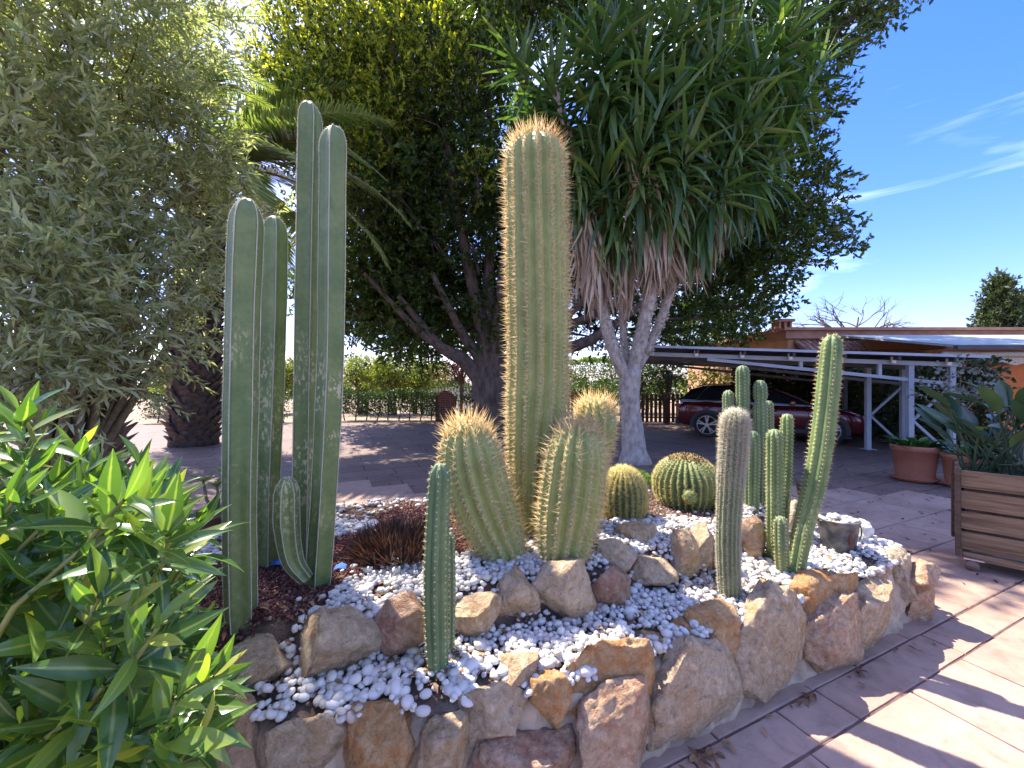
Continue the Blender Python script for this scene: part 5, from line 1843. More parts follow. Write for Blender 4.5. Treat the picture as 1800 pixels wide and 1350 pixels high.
hedge_box('clipped_hedge', 'dark clipped hedge in the shade of the ficus, left of the brick post', np.array([-5.1, 16.6, 0]), 4.2, 0.9, 0.28, 1.12, 'hedge', 9000, 91)
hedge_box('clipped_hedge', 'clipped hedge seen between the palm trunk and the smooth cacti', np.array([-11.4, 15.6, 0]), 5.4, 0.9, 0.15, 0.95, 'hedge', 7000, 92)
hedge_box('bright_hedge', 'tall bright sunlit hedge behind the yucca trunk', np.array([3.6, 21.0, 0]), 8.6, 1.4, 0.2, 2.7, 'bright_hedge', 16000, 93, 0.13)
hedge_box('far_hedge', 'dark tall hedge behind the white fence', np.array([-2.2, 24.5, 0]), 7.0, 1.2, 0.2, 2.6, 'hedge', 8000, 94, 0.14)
# far wood closing the horizon
n = 26000
p = np.c_[R.uniform(-60, 46, n), R.uniform(40, 46, n), np.zeros(n)]
p[:, 2] = R.random(n) * (2.0 + 0.7 * np.sin(p[:, 0] * 0.35) + 0.5 * np.sin(p[:, 0] * 1.1 + 2))
tag(build('far_trees', [leaf_soup(p, nrm(R.normal(size=(n, 3)) + [0, -.5, .5]), R.uniform(0.25, 0.5, n), 0.6)], M['hedge']), 'far dark line of trees along the horizon', 'trees', kind='stuff')

# small trees under and behind the ficus
crown_tree('plum_tree', 'small tree with dark purple-red leaves behind the brick post', 'tree', np.array([-2.35, 18.5, 0]), [(0, 0, 2.3, 0.6), (-0.7, 0, 2.25, 0.5), (0.6, 0, 2.2, 0.5), (-0.3, -.3, 2.0, 0.45), (0.2, .2, 2.7, .5), (-1.1, 0, 2.0, .4)], 'purple_leaf', 0.10, 110, 101, 0.10, multi=1)
crown_tree('dark_tree', 'small dark leafy tree just left of the carport roof', 'tree', np.array([6.1, 15.4, 0]), [(0, 0, 2.0, 0.8)] + blob(7, 1.0, 0.6, 1.2, 2.5, 0.5, 0.7), 'hedge', 0.12, 80, 102, 0.10, multi=2)
crown_tree('dark_tree', 'dark shrub over the picket fence right of the yucca trunk', 'shrub', np.array([5.0, 16.0, 0]), [(0, 0, 1.5, 0.6)] + blob(6, 0.8, 0.5, 1.0, 2.0, 0.4, 0.6), 'hedge', 0.12, 80, 103, 0.10, multi=2)
crown_tree('sunlit_shrub', 'bright yellow-green shrub behind the parked car', 'shrub', np.array([8.2, 18.0, 0]), [(0, 0, 1.4, 0.7)] + blob(6, 1.3, 0.4, 0.9, 2.1, 0.4, 0.6), 'citrus', 0.14, 80, 104, 0.06, multi=3)

# white fence
M['white'] = mat_plain('white_paint', (0.75, 0.75, 0.74), 0.5)
M['picket'] = mat_noise('brown_stained_wood', [(0.3, (0.075, 0.035, 0.022)), (0.7, (0.15, 0.075, 0.045))], 6, 0.75, 0.3, aniso=(4, 4, 0.6))
M['red_picket'] = mat_noise('red_stained_wood', [(0.3, (0.20, 0.055, 0.03)), (0.7, (0.32, 0.11, 0.055))], 6, 0.75, 0.3, aniso=(4, 4, 0.6))


def picket_fence(name, label, a, b, h, step, w, mat, top=0.0, rails=(0.2, 0.8), pointed=True, z0=0.05, group=None):
    a, b = np.array([*a, 0.0]), np.array([*b, 0.0])
    L = np.linalg.norm(b - a)
    rz = math.atan2(b[1] - a[1], b[0] - a[0])
    t = thing(name, label, 'fence', a, rz, group)
    hw = w / 2
    pv = np.array([[-hw, -0.012, z0], [hw, -0.012, z0], [hw, -0.012, h - (0.05 if pointed else 0)], [0, -0.012, h], [-hw, -0.012, h - (0.05 if pointed else 0)]])
    pv = np.concatenate([pv, pv + [0, 0.024, 0]])
    pf = [[0, 1, 2, 3, 4], [9, 8, 7, 6, 5]] + [[i, 5 + i, 5 + (i + 1) % 5, (i + 1) % 5] for i in range(5)]
    me = mesh_data('picket', [(pv, pf)], M[mat], False)
    for k in range(int(L / step) + 1):
        inst('picket', me, (k * step, 0, 0), (0, 0, 0), 1.0, t)
    for r_ in rails:
        build('rail', [box((L / 2, 0.035, h * r_), (L + 0.05, 0.035, 0.06))], M[mat], t, smooth=False)
    return t


picket_fence('white_fence', 'white picket fence far behind the brick post', (-4.4, 20.0), (2.2, 20.0), 1.30, 0.155, 0.09, 'white')
picket_fence('brown_fence', 'brown picket fence right of the yucca trunk', (4.2, 15.3), (8.0, 14.9), 1.15, 0.16, 0.11, 'picket')
picket_fence('brown_fence', 'brown picket fence glimpsed behind the large torch cactus', (0.4, 17.6), (3.9, 17.2), 1.2, 0.16, 0.10, 'red_picket')

# brick post with rounded shoulders
M['brick'] = mat_noise('red_brick', [(0.3, (0.15, 0.05, 0.032)), (0.7, (0.27, 0.105, 0.065))], 8, 0.9, 0.4)
bp = np.array([-2.72, 16.4, 0])
t = thing('brick_post', 'round-shouldered red brick post at the end of the clipped hedge', 'post', bp)
for k in range(17):
    z = 0.035 + k * 0.073
    w = 0.82 if k < 13 else [0.74, 0.62, 0.46, 0.26][k - 13]
    nb = 4 if k < 15 else 2
    for j in range(nb):
        bw = w / nb
        x = -w / 2 + bw * (j + 0.5)
        build('brick', [chamfer_box((x, R.uniform(-.006, .006), z), (bw - 0.012, 0.42, 0.062), 0.006)], M['brick'], t, smooth=False)
build('mortar_core', [box((0, 0, 0.48), (0.78, 0.39, 0.95)), box((0, 0, 1.06), (0.4, 0.37, 0.24))], M['mortar'], t, smooth=False)
# plants in pots by the fence
M['terracotta'] = mat_noise('terracotta', [(0.3, (0.34, 0.125, 0.075)), (0.7, (0.44, 0.18, 0.115))], 5, 0.7, 0.15, 0.004)
M['clay'] = M['terracotta']
for i, (px, Y, lb, lb2) in enumerate([(838, 15.8, 'potted leafy plant left of the ficus trunk', 'red pot left of the ficus trunk'), (820, 16.6, 'potted green shrub nearer the brick post', 'red pot nearest the brick post')]):
    b = np.array([(px - 900) / F * Y, Y, 0])
    tag(build('yard_pot', [lathe([(0, 0.01), (0.18, 0), (0.26, 0.38), (0.29, 0.38), (0.29, 0.44), (0.25, 0.44), (0.0, 0.40)], 20)], M['terracotta'], loc=b), lb2, 'pot')
    crown_tree('yard_plant', lb, 'plant', b + [0, 0, 0.41], [(0, 0, 0.4, 0.34), (0.15, 0, 0.65, 0.25), (-.2, 0, .5, .25)], 'hedge', 0.09, 260, 110 + i, 0.03)

# overhead wires
M['wire'] = mat_plain('black_wire', (0.03, 0.03, 0.03), 0.6)
for k, (z, lb) in enumerate([(4.1, 'upper thin overhead cable beyond the orchard'), (3.3, 'lower thin overhead cable beyond the orchard')]):
    tag(build('overhead_cable', [tube([[-40, 30, z + 0.5], [-16, 30, z], [4, 30, z - 0.1], [30, 30, z + 0.6]], 0.018, 5, False)], M['wire']), lb, 'cable')

# ------------------------------------------------------------------ carport
M['steel'] = mat_noise('grey_blue_steel', [(0.3, (0.30, 0.33, 0.37)), (0.7, (0.40, 0.43, 0.47))], 4, 0.5, 0.1, 0.003)
M['sheet'] = mat_noise('dark_roof_sheet', [(0.3, (0.05, 0.047, 0.05)), (0.7, (0.10, 0.092, 0.09))], 3, 0.6, 0.1)
TH = math.radians(12)
AX = np.array([math.cos(TH), -math.sin(TH), 0])
BX = np.array([math.sin(TH), math.cos(TH), 0])
cb = np.array([8.55, 7.75, 0.0])
cp = thing('carport', 'cantilevered grey steel carport with dark roof and crossed braces', 'carport', cb)


def cpt(a, b_, z):
    """a metres towards the open end, b_ metres back from the front frame"""
    return -AX * a + BX * b_ + np.array([0, 0, z])


def ztop(a):
    return 1.88 + 0.052 * a


M['shaded_steel'] = mat_noise('steel_with_painted_shade', [(0.3, (0.10, 0.10, 0.11)), (0.7, (0.17, 0.165, 0.165))], 4, 0.6, 0.1, 0.003)  # same steel darkened for the rear frames, roof shade put into the colour
for fi, b_ in enumerate([0.0, 1.25, 3.4]):
    fm = M['steel' if fi < 2 else 'shaded_steel']
    cm = M['steel' if fi == 0 else 'shaded_steel']
    for a in (0.0, 0.68):
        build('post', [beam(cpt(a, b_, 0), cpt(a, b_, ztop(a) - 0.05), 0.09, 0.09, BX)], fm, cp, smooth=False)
        build('base_plate', [box(cpt(a, b_, 0.012), (0.22, 0.22, 0.016))], M['steel'], cp, smooth=False)
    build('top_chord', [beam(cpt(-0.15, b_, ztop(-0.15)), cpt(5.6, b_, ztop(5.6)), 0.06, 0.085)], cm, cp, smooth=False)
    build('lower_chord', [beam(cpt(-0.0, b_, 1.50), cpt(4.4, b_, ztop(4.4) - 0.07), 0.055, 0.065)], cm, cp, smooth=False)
    for a in (1.2, 2.6):
        zl = 1.50 + (ztop(4.4) - 1.57) * a / 4.4
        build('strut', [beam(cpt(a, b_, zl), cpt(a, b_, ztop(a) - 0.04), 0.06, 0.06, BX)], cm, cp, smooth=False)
    for (z0, z1, f) in [(0.15, 0.78, 1), (0.78, 1.42, 0)]:
        pa, pb = (cpt(0.04, b_, z0), cpt(0.64, b_, z1)) if f else (cpt(0.64, b_, z0), cpt(0.04, b_, z1))
        build('cross_brace', [beam(pa, pb, 0.045, 0.045, BX)], M['steel'], cp, smooth=False)
    pa, pb = cpt(0.64, b_, 0.12), cpt(0.05, b_, 0.62)
for k, a in enumerate(np.linspace(0.1, 5.55, 7)):
    build('purlin', [beam(cpt(a, -0.25, ztop(a) + 0.075), cpt(a, 4.6, ztop(a) + 0.075), 0.05, 0.07)], M['sheet'], cp, smooth=False)
    build('bracket', [box(cpt(a, -0.08, ztop(a) + 0.045), (0.07, 0.05, 0.13), np.array(Matrix.Rotation(-TH, 3, 'Z')))], M['white'], cp, smooth=False)
# corrugated sheet
na = 150
aa = np.linspace(-0.35, 5.75, na)
zz = np.array([ztop(a) + 0.125 + 0.018 * math.sin(a * 6.28 / 0.2) for a in aa])
V = np.concatenate([[cpt(a, -0.32, z) for a, z in zip(aa, zz)], [cpt(a, 4.8, z) for a, z in zip(aa, zz)]])
V = np.concatenate([V, V + [0, 0, 0.004]])
Fq = [[i, na + i, na + i + 1, i + 1] for i in range(na - 1)] + [[2 * na + i, 2 * na + i + 1, 3 * na + i + 1, 3 * na + i] for i in range(na - 1)]
build('roof_sheet', [(V, np.array(Fq))], M['sheet'], cp)
build('edge_trim', [beam(cpt(-0.35, -0.34, ztop(-0.35) + 0.14), cpt(5.75, -0.34, ztop(5.75) + 0.14), 0.02, 0.05)], M['steel'], cp, smooth=False)

# ivy-covered fence closing the carport
rr = np.random.default_rng(120)
t = thing('ivy_fence', 'ivy-covered wall closing the right end of the carport', 'hedge', cb)
n = 11000
a = rr.uniform(-1.6, -0.55, n)
bq_ = rr.uniform(-0.1, 5.0, n)
p = np.array([cpt(x, y, z) for x, y, z in zip(a * 0 - 0.75 + rr.normal(0, 0.12, n), bq_, rr.uniform(0.0, 2.0, n))])
build('foliage', [leaf_soup(p, nrm(-AX + rr.normal(0, .8, (n, 3))), rr.uniform(0.07, 0.13, n), 0.7, rr)], M['ivy'], t, kind='stuff')
t2 = thing('ivy_fence', 'ivy hanging along the back of the carport above the red fence', 'hedge', cb)
n = 9000
p = np.array([cpt(x, y, z) for x, y, z in zip(rr.uniform(-0.9, 2.4, n), 4.95 + rr.normal(0, 0.12, n), rr.uniform(0.9, 2.15, n))])
build('foliage', [leaf_soup(p, nrm(-BX + rr.normal(0, .8, (n, 3))), rr.uniform(0.07, 0.13, n), 0.7, rr)], M['ivy'], t2, kind='stuff')
q0, q1 = cb + cpt(3.0, 5.3, 0), cb + cpt(-1.0, 5.3, 0)
picket_fence('red_fence', 'red-brown slatted fence behind the nose of the car', q0[:2], q1[:2], 1.5, 0.13, 0.10, 'red_picket', pointed=False)

# ------------------------------------------------------------------ car
def make_car():
    M['car'] = mat_plain('dark_red_paint', (0.10, 0.007, 0.009), 0.25, 0.3, 0.6, 0.05)
    M['car'].node_tree.nodes['Principled BSDF'].inputs['Coat Weight'].default_value = 0.8
    M['car'].node_tree.nodes['Principled BSDF'].inputs['Coat Roughness'].default_value = 0.05
    M['glass'] = mat_plain('dark_car_glass', (0.012, 0.014, 0.016), 0.06, 0.0, 0.8, 0.05)
    M['black'] = mat_plain('black_plastic', (0.018, 0.018, 0.02), 0.55)
    M['tyre'] = mat_plain('tyre_rubber', (0.02, 0.02, 0.02), 0.85)
    M['alloy'] = mat_plain('alloy', (0.55, 0.55, 0.56), 0.3, 0.9)
    M['lamp_glass'] = mat_plain('headlamp_glass', (0.5, 0.52, 0.55), 0.1)
    M['tail_glass'] = mat_plain('tail_lamp', (0.25, 0.01, 0.01), 0.2)
    M['silver'] = mat_plain('silver_trim', (0.5, 0.5, 0.52), 0.3, 0.8)
    pr0 = G(1243, 768)
    pr1 = G(1441, 781)
    pr1 = pr0 + nrm(pr1 - pr0) * 2.68
    hd = math.atan2(pr1[1] - pr0[1], pr1[0] - pr0[0])
    t = thing('parked_car', 'dark red hatchback with silver five-spoke wheels parked under the carport', 'car', (pr0[0], pr0[1], 0.0), hd)
    # local axes: x forward from the rear wheel, y to the far side (near wheels at y = 0), z up
    W2 = 0.90
    off = np.array([0.0, 0.88, 0.0])
    st = np.array([-0.86, -0.80, -0.62, -0.3, 0.1, 0.6, 1.2, 1.8, 2.2, 2.5, 2.9, 3.2, 3.42, 3.54])
    zb = np.array([0.42, 0.36, 0.30, 0.28, 0.27, 0.26, 0.26, 0.26, 0.26, 0.26, 0.27, 0.28, 0.30, 0.40])
    zt = np.array([0.80, 0.96, 1.02, 1.04, 1.03, 1.01, 0.99, 0.97, 0.97, 0.95, 0.90, 0.84, 0.76, 0.62])
    hw = np.array([0.70, 0.80, 0.87, 0.90, 0.91, 0.90, 0.895, 0.895, 0.90, 0.91, 0.90, 0.86, 0.78, 0.64])
    V = []
    prof_n = 15
    for x, b0, t0, w in zip(st, zb, zt, hw):
        h = t0 - b0
        half = [(w * 0.90, b0), (w * 0.97, b0 + 0.10 * h), (w * 0.985, b0 + 0.32 * h), (w * 1.0, b0 + 0.50 * h), (w * 1.005, b0 + 0.66 * h), (w * 0.975, b0 + 0.86 * h), (w * 0.90, b0 + 0.97 * h)]
        ring = [(-y, z) for y, z in half] + [(0, t0 + 0.012)] + [(y, z) for y, z in half[::-1]]
        V += [[x, y, z] for y, z in ring]
    V = np.array(V) + off
    Fq = []
    for i in range(len(st) - 1):
        for j in range(prof_n - 1):
            Fq.append([i * prof_n + j, (i + 1) * prof_n + j, (i + 1) * prof_n + j + 1, i * prof_n + j + 1])
    Fl = Fq + [list(range(prof_n)), [(len(st) - 1) * prof_n + j for j in range(prof_n)][::-1]]
    body = build('body', [(V, Fl)], M['car'], t)
    md = body.modifiers.new('sub', 'SUBSURF')
    md.levels = md.render_levels = 1
    # cabin: roof shell over glass
    cs = [(-0.74, 1.01, 0.02, 0.80), (-0.46, 1.01, 0.36, 0.80), (-0.1, 1.02, 0.45, 0.81), (0.5, 1.0, 0.50, 0.82), (1.1, 0.98, 0.505, 0.82), (1.6, 0.965, 0.44, 0.82), (2.1, 0.96, 0.20, 0.82), (2.45, 0.95, 0.02, 0.80)]
    V, prn = [], 9
    for (x, z0, h, w) in cs:
        wt = w * (1 - 0.24 * min(1, h / 0.5))
        half = [(w, z0 - 0.03), (w * 0.98 + wt * 0.02, z0 + h * 0.1), ((w + wt) / 2, z0 + h * 0.55), (wt, z0 + h * 0.93)]
        ring = [(-y, z) for y, z in half] + [(0, z0 + h)] + [(y, z) for y, z in half[::-1]]
        V += [[x, y, z] for y, z in ring]
    V = np.array(V) + off
    Fq, mi = [], []
    for i in range(len(cs) - 1):
        for j in range(prn - 1):
            Fq.append([i * prn + j, (i + 1) * prn + j, (i + 1) * prn + j + 1, i * prn + j + 1])
    build('cabin', [(V, np.array(Fq))], M['glass'], t)
    roofV = V.reshape(len(cs), prn, 3)[1:6, 3:6].copy()
    roofV[:, :, 2] += 0.012
    ri, rj = np.meshgrid(np.arange(4), np.arange(2), indexing='ij')
    ri, rj = ri.ravel(), rj.ravel()
    build('roof', [(roofV.reshape(-1, 3), np.stack([ri * 3 + rj, (ri + 1) * 3 + rj, (ri + 1) * 3 + rj + 1, ri * 3 + rj + 1], 1))], M['car'], t)
    # pillars on the near side and roof rails
    cab = V.reshape(len(cs), prn, 3)

    def side(x, fz, y_sign=-1, outp=0.006):
        j0 = [c[0] for c in cs]
        z0 = np.interp(x, j0, [c[1] for c in cs])
        h = np.interp(x, j0, [c[2] for c in cs])
        w = np.interp(x, j0, [c[3] for c in cs])
        wt = w * (1 - 0.24 * min(1, h / 0.5))
        y = w + (wt - w) * fz
        return np.array([x, y_sign * (y + outp), z0 + h * 0.93 * fz]) + off

    for x0, x1 in ((0.98, 0.93), (-0.28, 0.02)):
        build('pillar', [beam(side(x0, 0.02), side(x1, 0.98), 0.07, 0.012, (0, -1, 0))], M['black'], t, smooth=False)
    build('pillar', [tube(np.array([side(2.38, 0.3), side(2.1, 0.97), side(1.7, 1.0), side(1.58, 1.02)]), 0.022, 6)], M['car'], t)
    for sg in (-1, 1):
        build('roof_rail', [tube(np.array([side(x, 1.02, sg, 0.0) + [0, 0, 0.03] for x in np.linspace(-0.3, 1.55, 10)]), 0.016, 6)], M['black'], t)
    build('window_trim', [tube(np.array([side(x, 0.0, -1, 0.012) for x in np.linspace(-0.5, 2.3, 12)]), 0.011, 5)], M['silver'], t)
    # sills, doors' lower strip, arches
    build('sill', [chamfer_box((1.34, off[1] - 0.885, 0.30), (2.0, 0.06, 0.13), 0.02)], M['black'], t, smooth=False)
    for x in (0.46, 1.42, 2.30):
        build('door_gap', [tube(np.array([[x, off[1] - 0.905, 0.36], [x + 0.02, off[1] - 0.912, 0.65], [x - 0.02, off[1] - 0.885, 0.95]]), 0.006, 4)], M['black'], t)
    for x in (0.62, 1.56):
        build('door_handle', [chamfer_box((x, off[1] - 0.915, 0.80), (0.19, 0.03, 0.028), 0.008)], M['car'], t, smooth=False)
    for xw in (0.0, 2.68):
        for sg in (-1, 1):
            yc = off[1] + sg * 0.80
            an = np.linspace(-0.25, math.pi + 0.25, 22)
            arch = np.concatenate([[[xw + 0.45 * math.cos(q), yc + sg * 0.125, 0.35 + 0.43 * math.sin(q)] for q in an], [[xw + 0.355 * math.cos(q), yc + sg * 0.13, 0.35 + 0.35 * math.sin(q)] for q in an]])
            build('arch_cladding', [(arch, np.array([[i, i + 1, 22 + i + 1, 22 + i] for i in range(21)]))], M['black'], t)
            wl_ = [(math.cos(q), math.sin(q)) for q in np.linspace(0, 6.283, 24, endpoint=False)]
            wv = np.concatenate([[[xw, yc + sg * 0.115, 0.35]], [[xw + 0.362 * c_, yc + sg * 0.115, 0.35 + 0.362 * s_] for c_, s_ in wl_]])
            build('wheel_well', [(wv, np.array([[0, 1 + i, 1 + (i + 1) % 24] for i in range(24)]))], M['black'], t, smooth=False)
            wh = build('wheel', [lathe([(0.0, 0.085), (0.255, 0.085), (0.262, 0.10)], 28)], M['black'], t)
            wh.location = (xw, yc + sg * 0.03, 0.345)
            wh.rotation_euler = (math.pi / 2 * (-sg), 0, 0)
            build('tyre', [lathe([(0.255, -0.06), (0.33, -0.06), (0.345, -0.02), (0.345, 0.09), (0.33, 0.118), (0.265, 0.112), (0.255, 0.09)], 32)], M['tyre'], wh)
            sp = [lathe([(0.243, 0.10), (0.252, 0.12), (0.262, 0.12), (0.266, 0.10)], 32), lathe([(0, 0.122), (0.05, 0.122), (0.06, 0.1)], 16)]
            for k in range(5):
                for dq in (-0.16, 0.16):
                    q = k * 2 * math.pi / 5 + 0.3
                    sp.append(beam((0.04 * math.cos(q), 0.04 * math.sin(q), 0.112), (0.25 * math.cos(q + dq), 0.25 * math.sin(q + dq), 0.112), 0.03, 0.016))
            build('rim', sp, M['alloy'], wh, smooth=False)
    build('headlight', [chamfer_box((3.36, off[1] - 0.70, 0.68), (0.24, 0.10, 0.075), 0.02, np.array(Matrix.Rotation(-0.5, 3, 'Z')))], M['lamp_glass'], t, smooth=False)
    build('headlight', [chamfer_box((3.36, off[1] + 0.70, 0.68), (0.24, 0.10, 0.075), 0.02, np.array(Matrix.Rotation(0.5, 3, 'Z')))], M['lamp_glass'], t, smooth=False)
    build('tail_light', [chamfer_box((-0.80, off[1] - 0.70, 0.88), (0.16, 0.22, 0.09), 0.02)], M['tail_glass'], t, smooth=False)
    build('tail_light', [chamfer_box((-0.80, off[1] + 0.70, 0.88), (0.16, 0.22, 0.09), 0.02)], M['tail_glass'], t, smooth=False)
    build('bumper', [chamfer_box((3.42, off[1], 0.38), (0.22, 1.42, 0.16), 0.04)], M['black'], t, smooth=False)
    build('bumper', [chamfer_box((-0.80, off[1], 0.42), (0.18, 1.5, 0.20), 0.04)], M['black'], t, smooth=False)
    mr = build('mirror', [chamfer_box((1.98, off[1] - 1.0, 1.02), (0.14, 0.2, 0.13), 0.03)], M['car'], t, smooth=False)
    return t


make_car()

# ------------------------------------------------------------------ house
M['orange'] = mat_noise('orange_render', [(0.3, (0.62, 0.17, 0.05)), (0.7, (0.72, 0.23, 0.07))], 3, 0.9, 0.2, 0.004)
M['peach'] = mat_noise('peach_render', [(0.3, (0.44, 0.235, 0.125)), (0.7, (0.54, 0.31, 0.18))], 3, 0.9, 0.2, 0.004)
M['parapet'] = mat_noise('weathered_parapet', [(0.3, (0.30, 0.15, 0.10)), (0.7, (0.45, 0.25, 0.18))], 2.2, 0.9, 0.3, 0.006)
M['roof_tile'] = mat_leaf('clay_roof_tile', [(0, (0.30, 0.14, 0.10)), (0.5, (0.42, 0.22, 0.16)), (1, (0.50, 0.32, 0.25))], 0.85, 0.0)
M['awning'] = mat_noise('grey_green_roof_felt', [(0.3, (0.32, 0.36, 0.35)), (0.7, (0.42, 0.46, 0.44))], 2, 0.8, 0.1)
M['cream'] = mat_plain('cream_fabric', (0.66, 0.58, 0.46), 0.8)
hb = np.array([10.2, 14.0, 0])
ho = thing('orange_house', 'low orange-rendered house with flat parapet roof behind the carport', 'house', hb)
build('wall', [box((7.0, 4.0, 1.55), (15.0, 8.0, 3.1))], M['peach'], ho, smooth=False)
build('parapet', [box((7.0, 4.0, 3.25), (15.4, 8.4, 0.34)), box((7.0, 4.0, 3.40), (15.7, 8.7, 0.10))], M['parapet'], ho, smooth=False)
build('upper_wall', [box((3.1, -0.35, 2.85), (2.6, 0.5, 0.34))], M['peach'], ho, smooth=False)
rf = build('roof', [beam((-0.3, -0.55, 2.60), (-0.3, 0.0, 2.98), 0.02, 0.03), box((1.0, -0.30, 2.76), (2.55, 0.62, 0.03), np.array(Matrix.Rotation(0.58, 3, 'X')))], M['parapet'], ho, smooth=False)
tl = np.array([[0.085 * math.cos(q), y_, 0.055 * math.sin(q)] for y_ in (0.0, 0.26) for q in np.linspace(0, math.pi, 7)])
tq = np.array([[i, i + 1, 7 + i + 1, 7 + i] for i in range(6)])
tme = mesh_data('roof_tile', [(tl, tq)], M['roof_tile'])
for r_ in range(3):
    for c_ in range(13):
        inst('roof_tile', tme, (-0.22 + c_ * 0.195 + 0.02 * (r_ % 2), -0.62 + r_ * 0.20, 2.595 + r_ * 0.134 + 0.01), (0.58, 0, 0), 1.0, rf)
ck = build('chimney', [box((-0.05, 1.0, 3.05), (0.46, 0.46, 1.0)), box((-0.05, 1.0, 3.68), (0.10, 0.46, 0.26)), box((-0.25, 1.0, 3.68), (0.07, 0.46, 0.26)), box((0.15, 1.0, 3.68), (0.07, 0.46, 0.26)), box((-0.05, 1.0, 3.86), (0.62, 0.6, 0.10))], M['parapet'], ho, smooth=False)
build('doorway', [box((-0.0, -0.02, 1.1), (0.55, 0.06, 2.1))], mat_plain('dark_interior', (0.02, 0.016, 0.014), 0.9), ho, smooth=False)
build('porch_roof', [beam((5.2, -4.2, 2.44), (5.2, -0.6, 3.12), 9.0, 0.06)], M['awning'], ho, smooth=False)
build('porch_fascia', [box((5.2, -4.26, 2.40), (9.1, 0.10, 0.10))], M['sheet'], ho, smooth=False)
build('porch_wall', [box((5.2, -3.2, 1.2), (8.0, 0.3, 2.4))], M['orange'], ho, smooth=False)
# scalloped cream awning valance and rolled awning arm
sx = np.linspace(0, 6.5, 131)
vz = 1.98 + 0.09 * np.abs(np.sin(sx * 3.2))
V = np.concatenate([np.c_[1.9 + sx, np.full(131, -3.62), np.full(131, 2.27)], np.c_[1.9 + sx, np.full(131, -3.66), vz]])
V = np.concatenate([V, V + [0, 0.012, 0]])
build('awning_valance', [(V, np.array([[i, 131 + i, 132 + i, i + 1] for i in range(130)] + [[262 + i, 263 + i, 394 + i, 393 + i] for i in range(130)]))], M['cream'], ho, smooth=False)
build('awning_roll', [tube([[0.9, -3.75, 2.27], [8.5, -3.75, 2.27]], 0.07, 10)], M['white'], ho)

# conifers and the bare tree over the roof
for i, (px, top, wpx, Y, lb) in enumerate([(1758, 486, 36, 24, 'pointed dark conifer rising behind the house, the taller of two'), (1800, 520, 26, 26, 'pointed conifer at the photo edge, the shorter of two behind the house')]):
    b = np.array([(px - 900) / F * Y, Y, 0.0])
    H = EYE + (675 - top) / F * Y
    w = wpx / F * Y
    cl_ = []
    for k in range(46):
        f = (k + 0.5) / 46
        r_ = w * (1 - f) ** 0.8 + 0.12
        a_ = k * 2.4
        cl_.append((0.7 * r_ * math.cos(a_), 0.7 * r_ * math.sin(a_), 0.6 + (H - 0.8) * f, 0.42 * r_ + 0.16))
    crown_tree('conifer', lb, 'tree', b, cl_, 'conifer', 0.24, 300, 130 + i, 0.16, 'conifers behind the house', up=1.4, shell=0.5)
b = np.array([(1500 - 900) / F * 24.5, 24.5, 0.0])
bt = thing('bare_tree', 'leafless tree whose thin branches show above the house roof', 'tree', b)
tw = []
btr = np.random.default_rng(140)
build('trunk', [tube([[0, 0, 0], [0, 0, 2.4], [0.1, 0, 4.3]], [0.16, 0.12, 0.10], 8)], M['bark'], bt)


def grow(p, d, L, r, depth):
    q = p + d * L
    tw.append(tube(spline([p, (p + q) / 2 + btr.normal(0, 0.06 * L, 3), q], 5), np.linspace(r, r * 0.6, 5), 4, False))
    if depth > 0:
        for k in range(3 if depth > 1 else 2):
            grow(p + d * L * btr.uniform(0.5, 1.0), nrm(d + btr.normal(0, 0.55, 3) + [0, 0, 0.12]), L * btr.uniform(0.55, 0.8), r * 0.55, depth - 1)


for a_, e2 in [(0.0, 0.25), (0.4, 0.6), (3.1, 0.28), (2.7, 0.7), (1.2, 0.9), (3.5, 0.45), (-0.4, 0.4), (2.2, 1.1)]:
    grow(np.array([0.1, 0, 4.0]), nrm(np.array([math.cos(a_), 0.3 * math.sin(a_), e2])), 1.9, 0.075, 3)
build('branches', tw, M['bark'], bt)

# ------------------------------------------------------------------ terracotta pots with plants
PLV, PLF = leaf_template(0.42, 6, 0.25, 0.35, 1.0)
plm = mesh_data('leaf', [(PLV, PLF)], M['pot_leaf'])
for i, (px, py, rpx, hpx, lb, lb2, npl) in enumerate([(1608, 850, 32, 62, 'large terracotta pot on a saucer in front of the carport posts', 'broad-leaved green plant filling the large terracotta pot', 80),
                                                      (1694, 862, 29, 60, 'terracotta pot half hidden behind the wooden crate', 'broad-leaved green plant in the pot half hidden by the crate', 60)]):
    b = G(px, py - 6)
    k = b[1] / F
    r, h = rpx * k, hpx * k
    p = thing('terracotta_pot', lb, 'pot', b, group='terracotta pots by the carport')
    build('body', [lathe([(0, 0.035), (r * 0.74, 0.03), (r * 0.78, 0.05), (r * 0.93, h * 0.84), (r * 1.0, h * 0.85), (r * 1.02, h * 0.97), (r * 0.99, h), (r * 0.93, h * 0.99), (r * 0.9, h * 0.86), (0, h * 0.84)], 40)], M['terracotta'], p)
    build('saucer', [lathe([(0, 0.012), (r * 0.86, 0.006), (r * 1.0, 0.05), (r * 1.02, 0.06), (r * 0.97, 0.06), (r * 0.84, 0.025), (0, 0.022)], 40)], M['terracotta'], p)
    build('soil', [lathe([(0, h * 0.885), (r * 0.9, h * 0.88)], 24)], M['soil'], p)
    pl = thing('pot_plant', lb2, 'plant', b + [0, 0, h * 0.88], group='broad-leaved pot plants')
    for q in range(npl):
        az = R.uniform(0, 6.28)
        rr_ = r * 0.75 * math.sqrt(R.random())
        d = nrm(np.array([math.cos(az) * 0.8, math.sin(az) * 0.8, R.uniform(0.3, 1.3)]))
        s_ = R.uniform(0.14, 0.26)
        inst('leaf', plm, (rr_ * math.cos(az), rr_ * math.sin(az), R.uniform(0, 0.10)), M3=frames(d[None])[0] * s_, parent=pl)

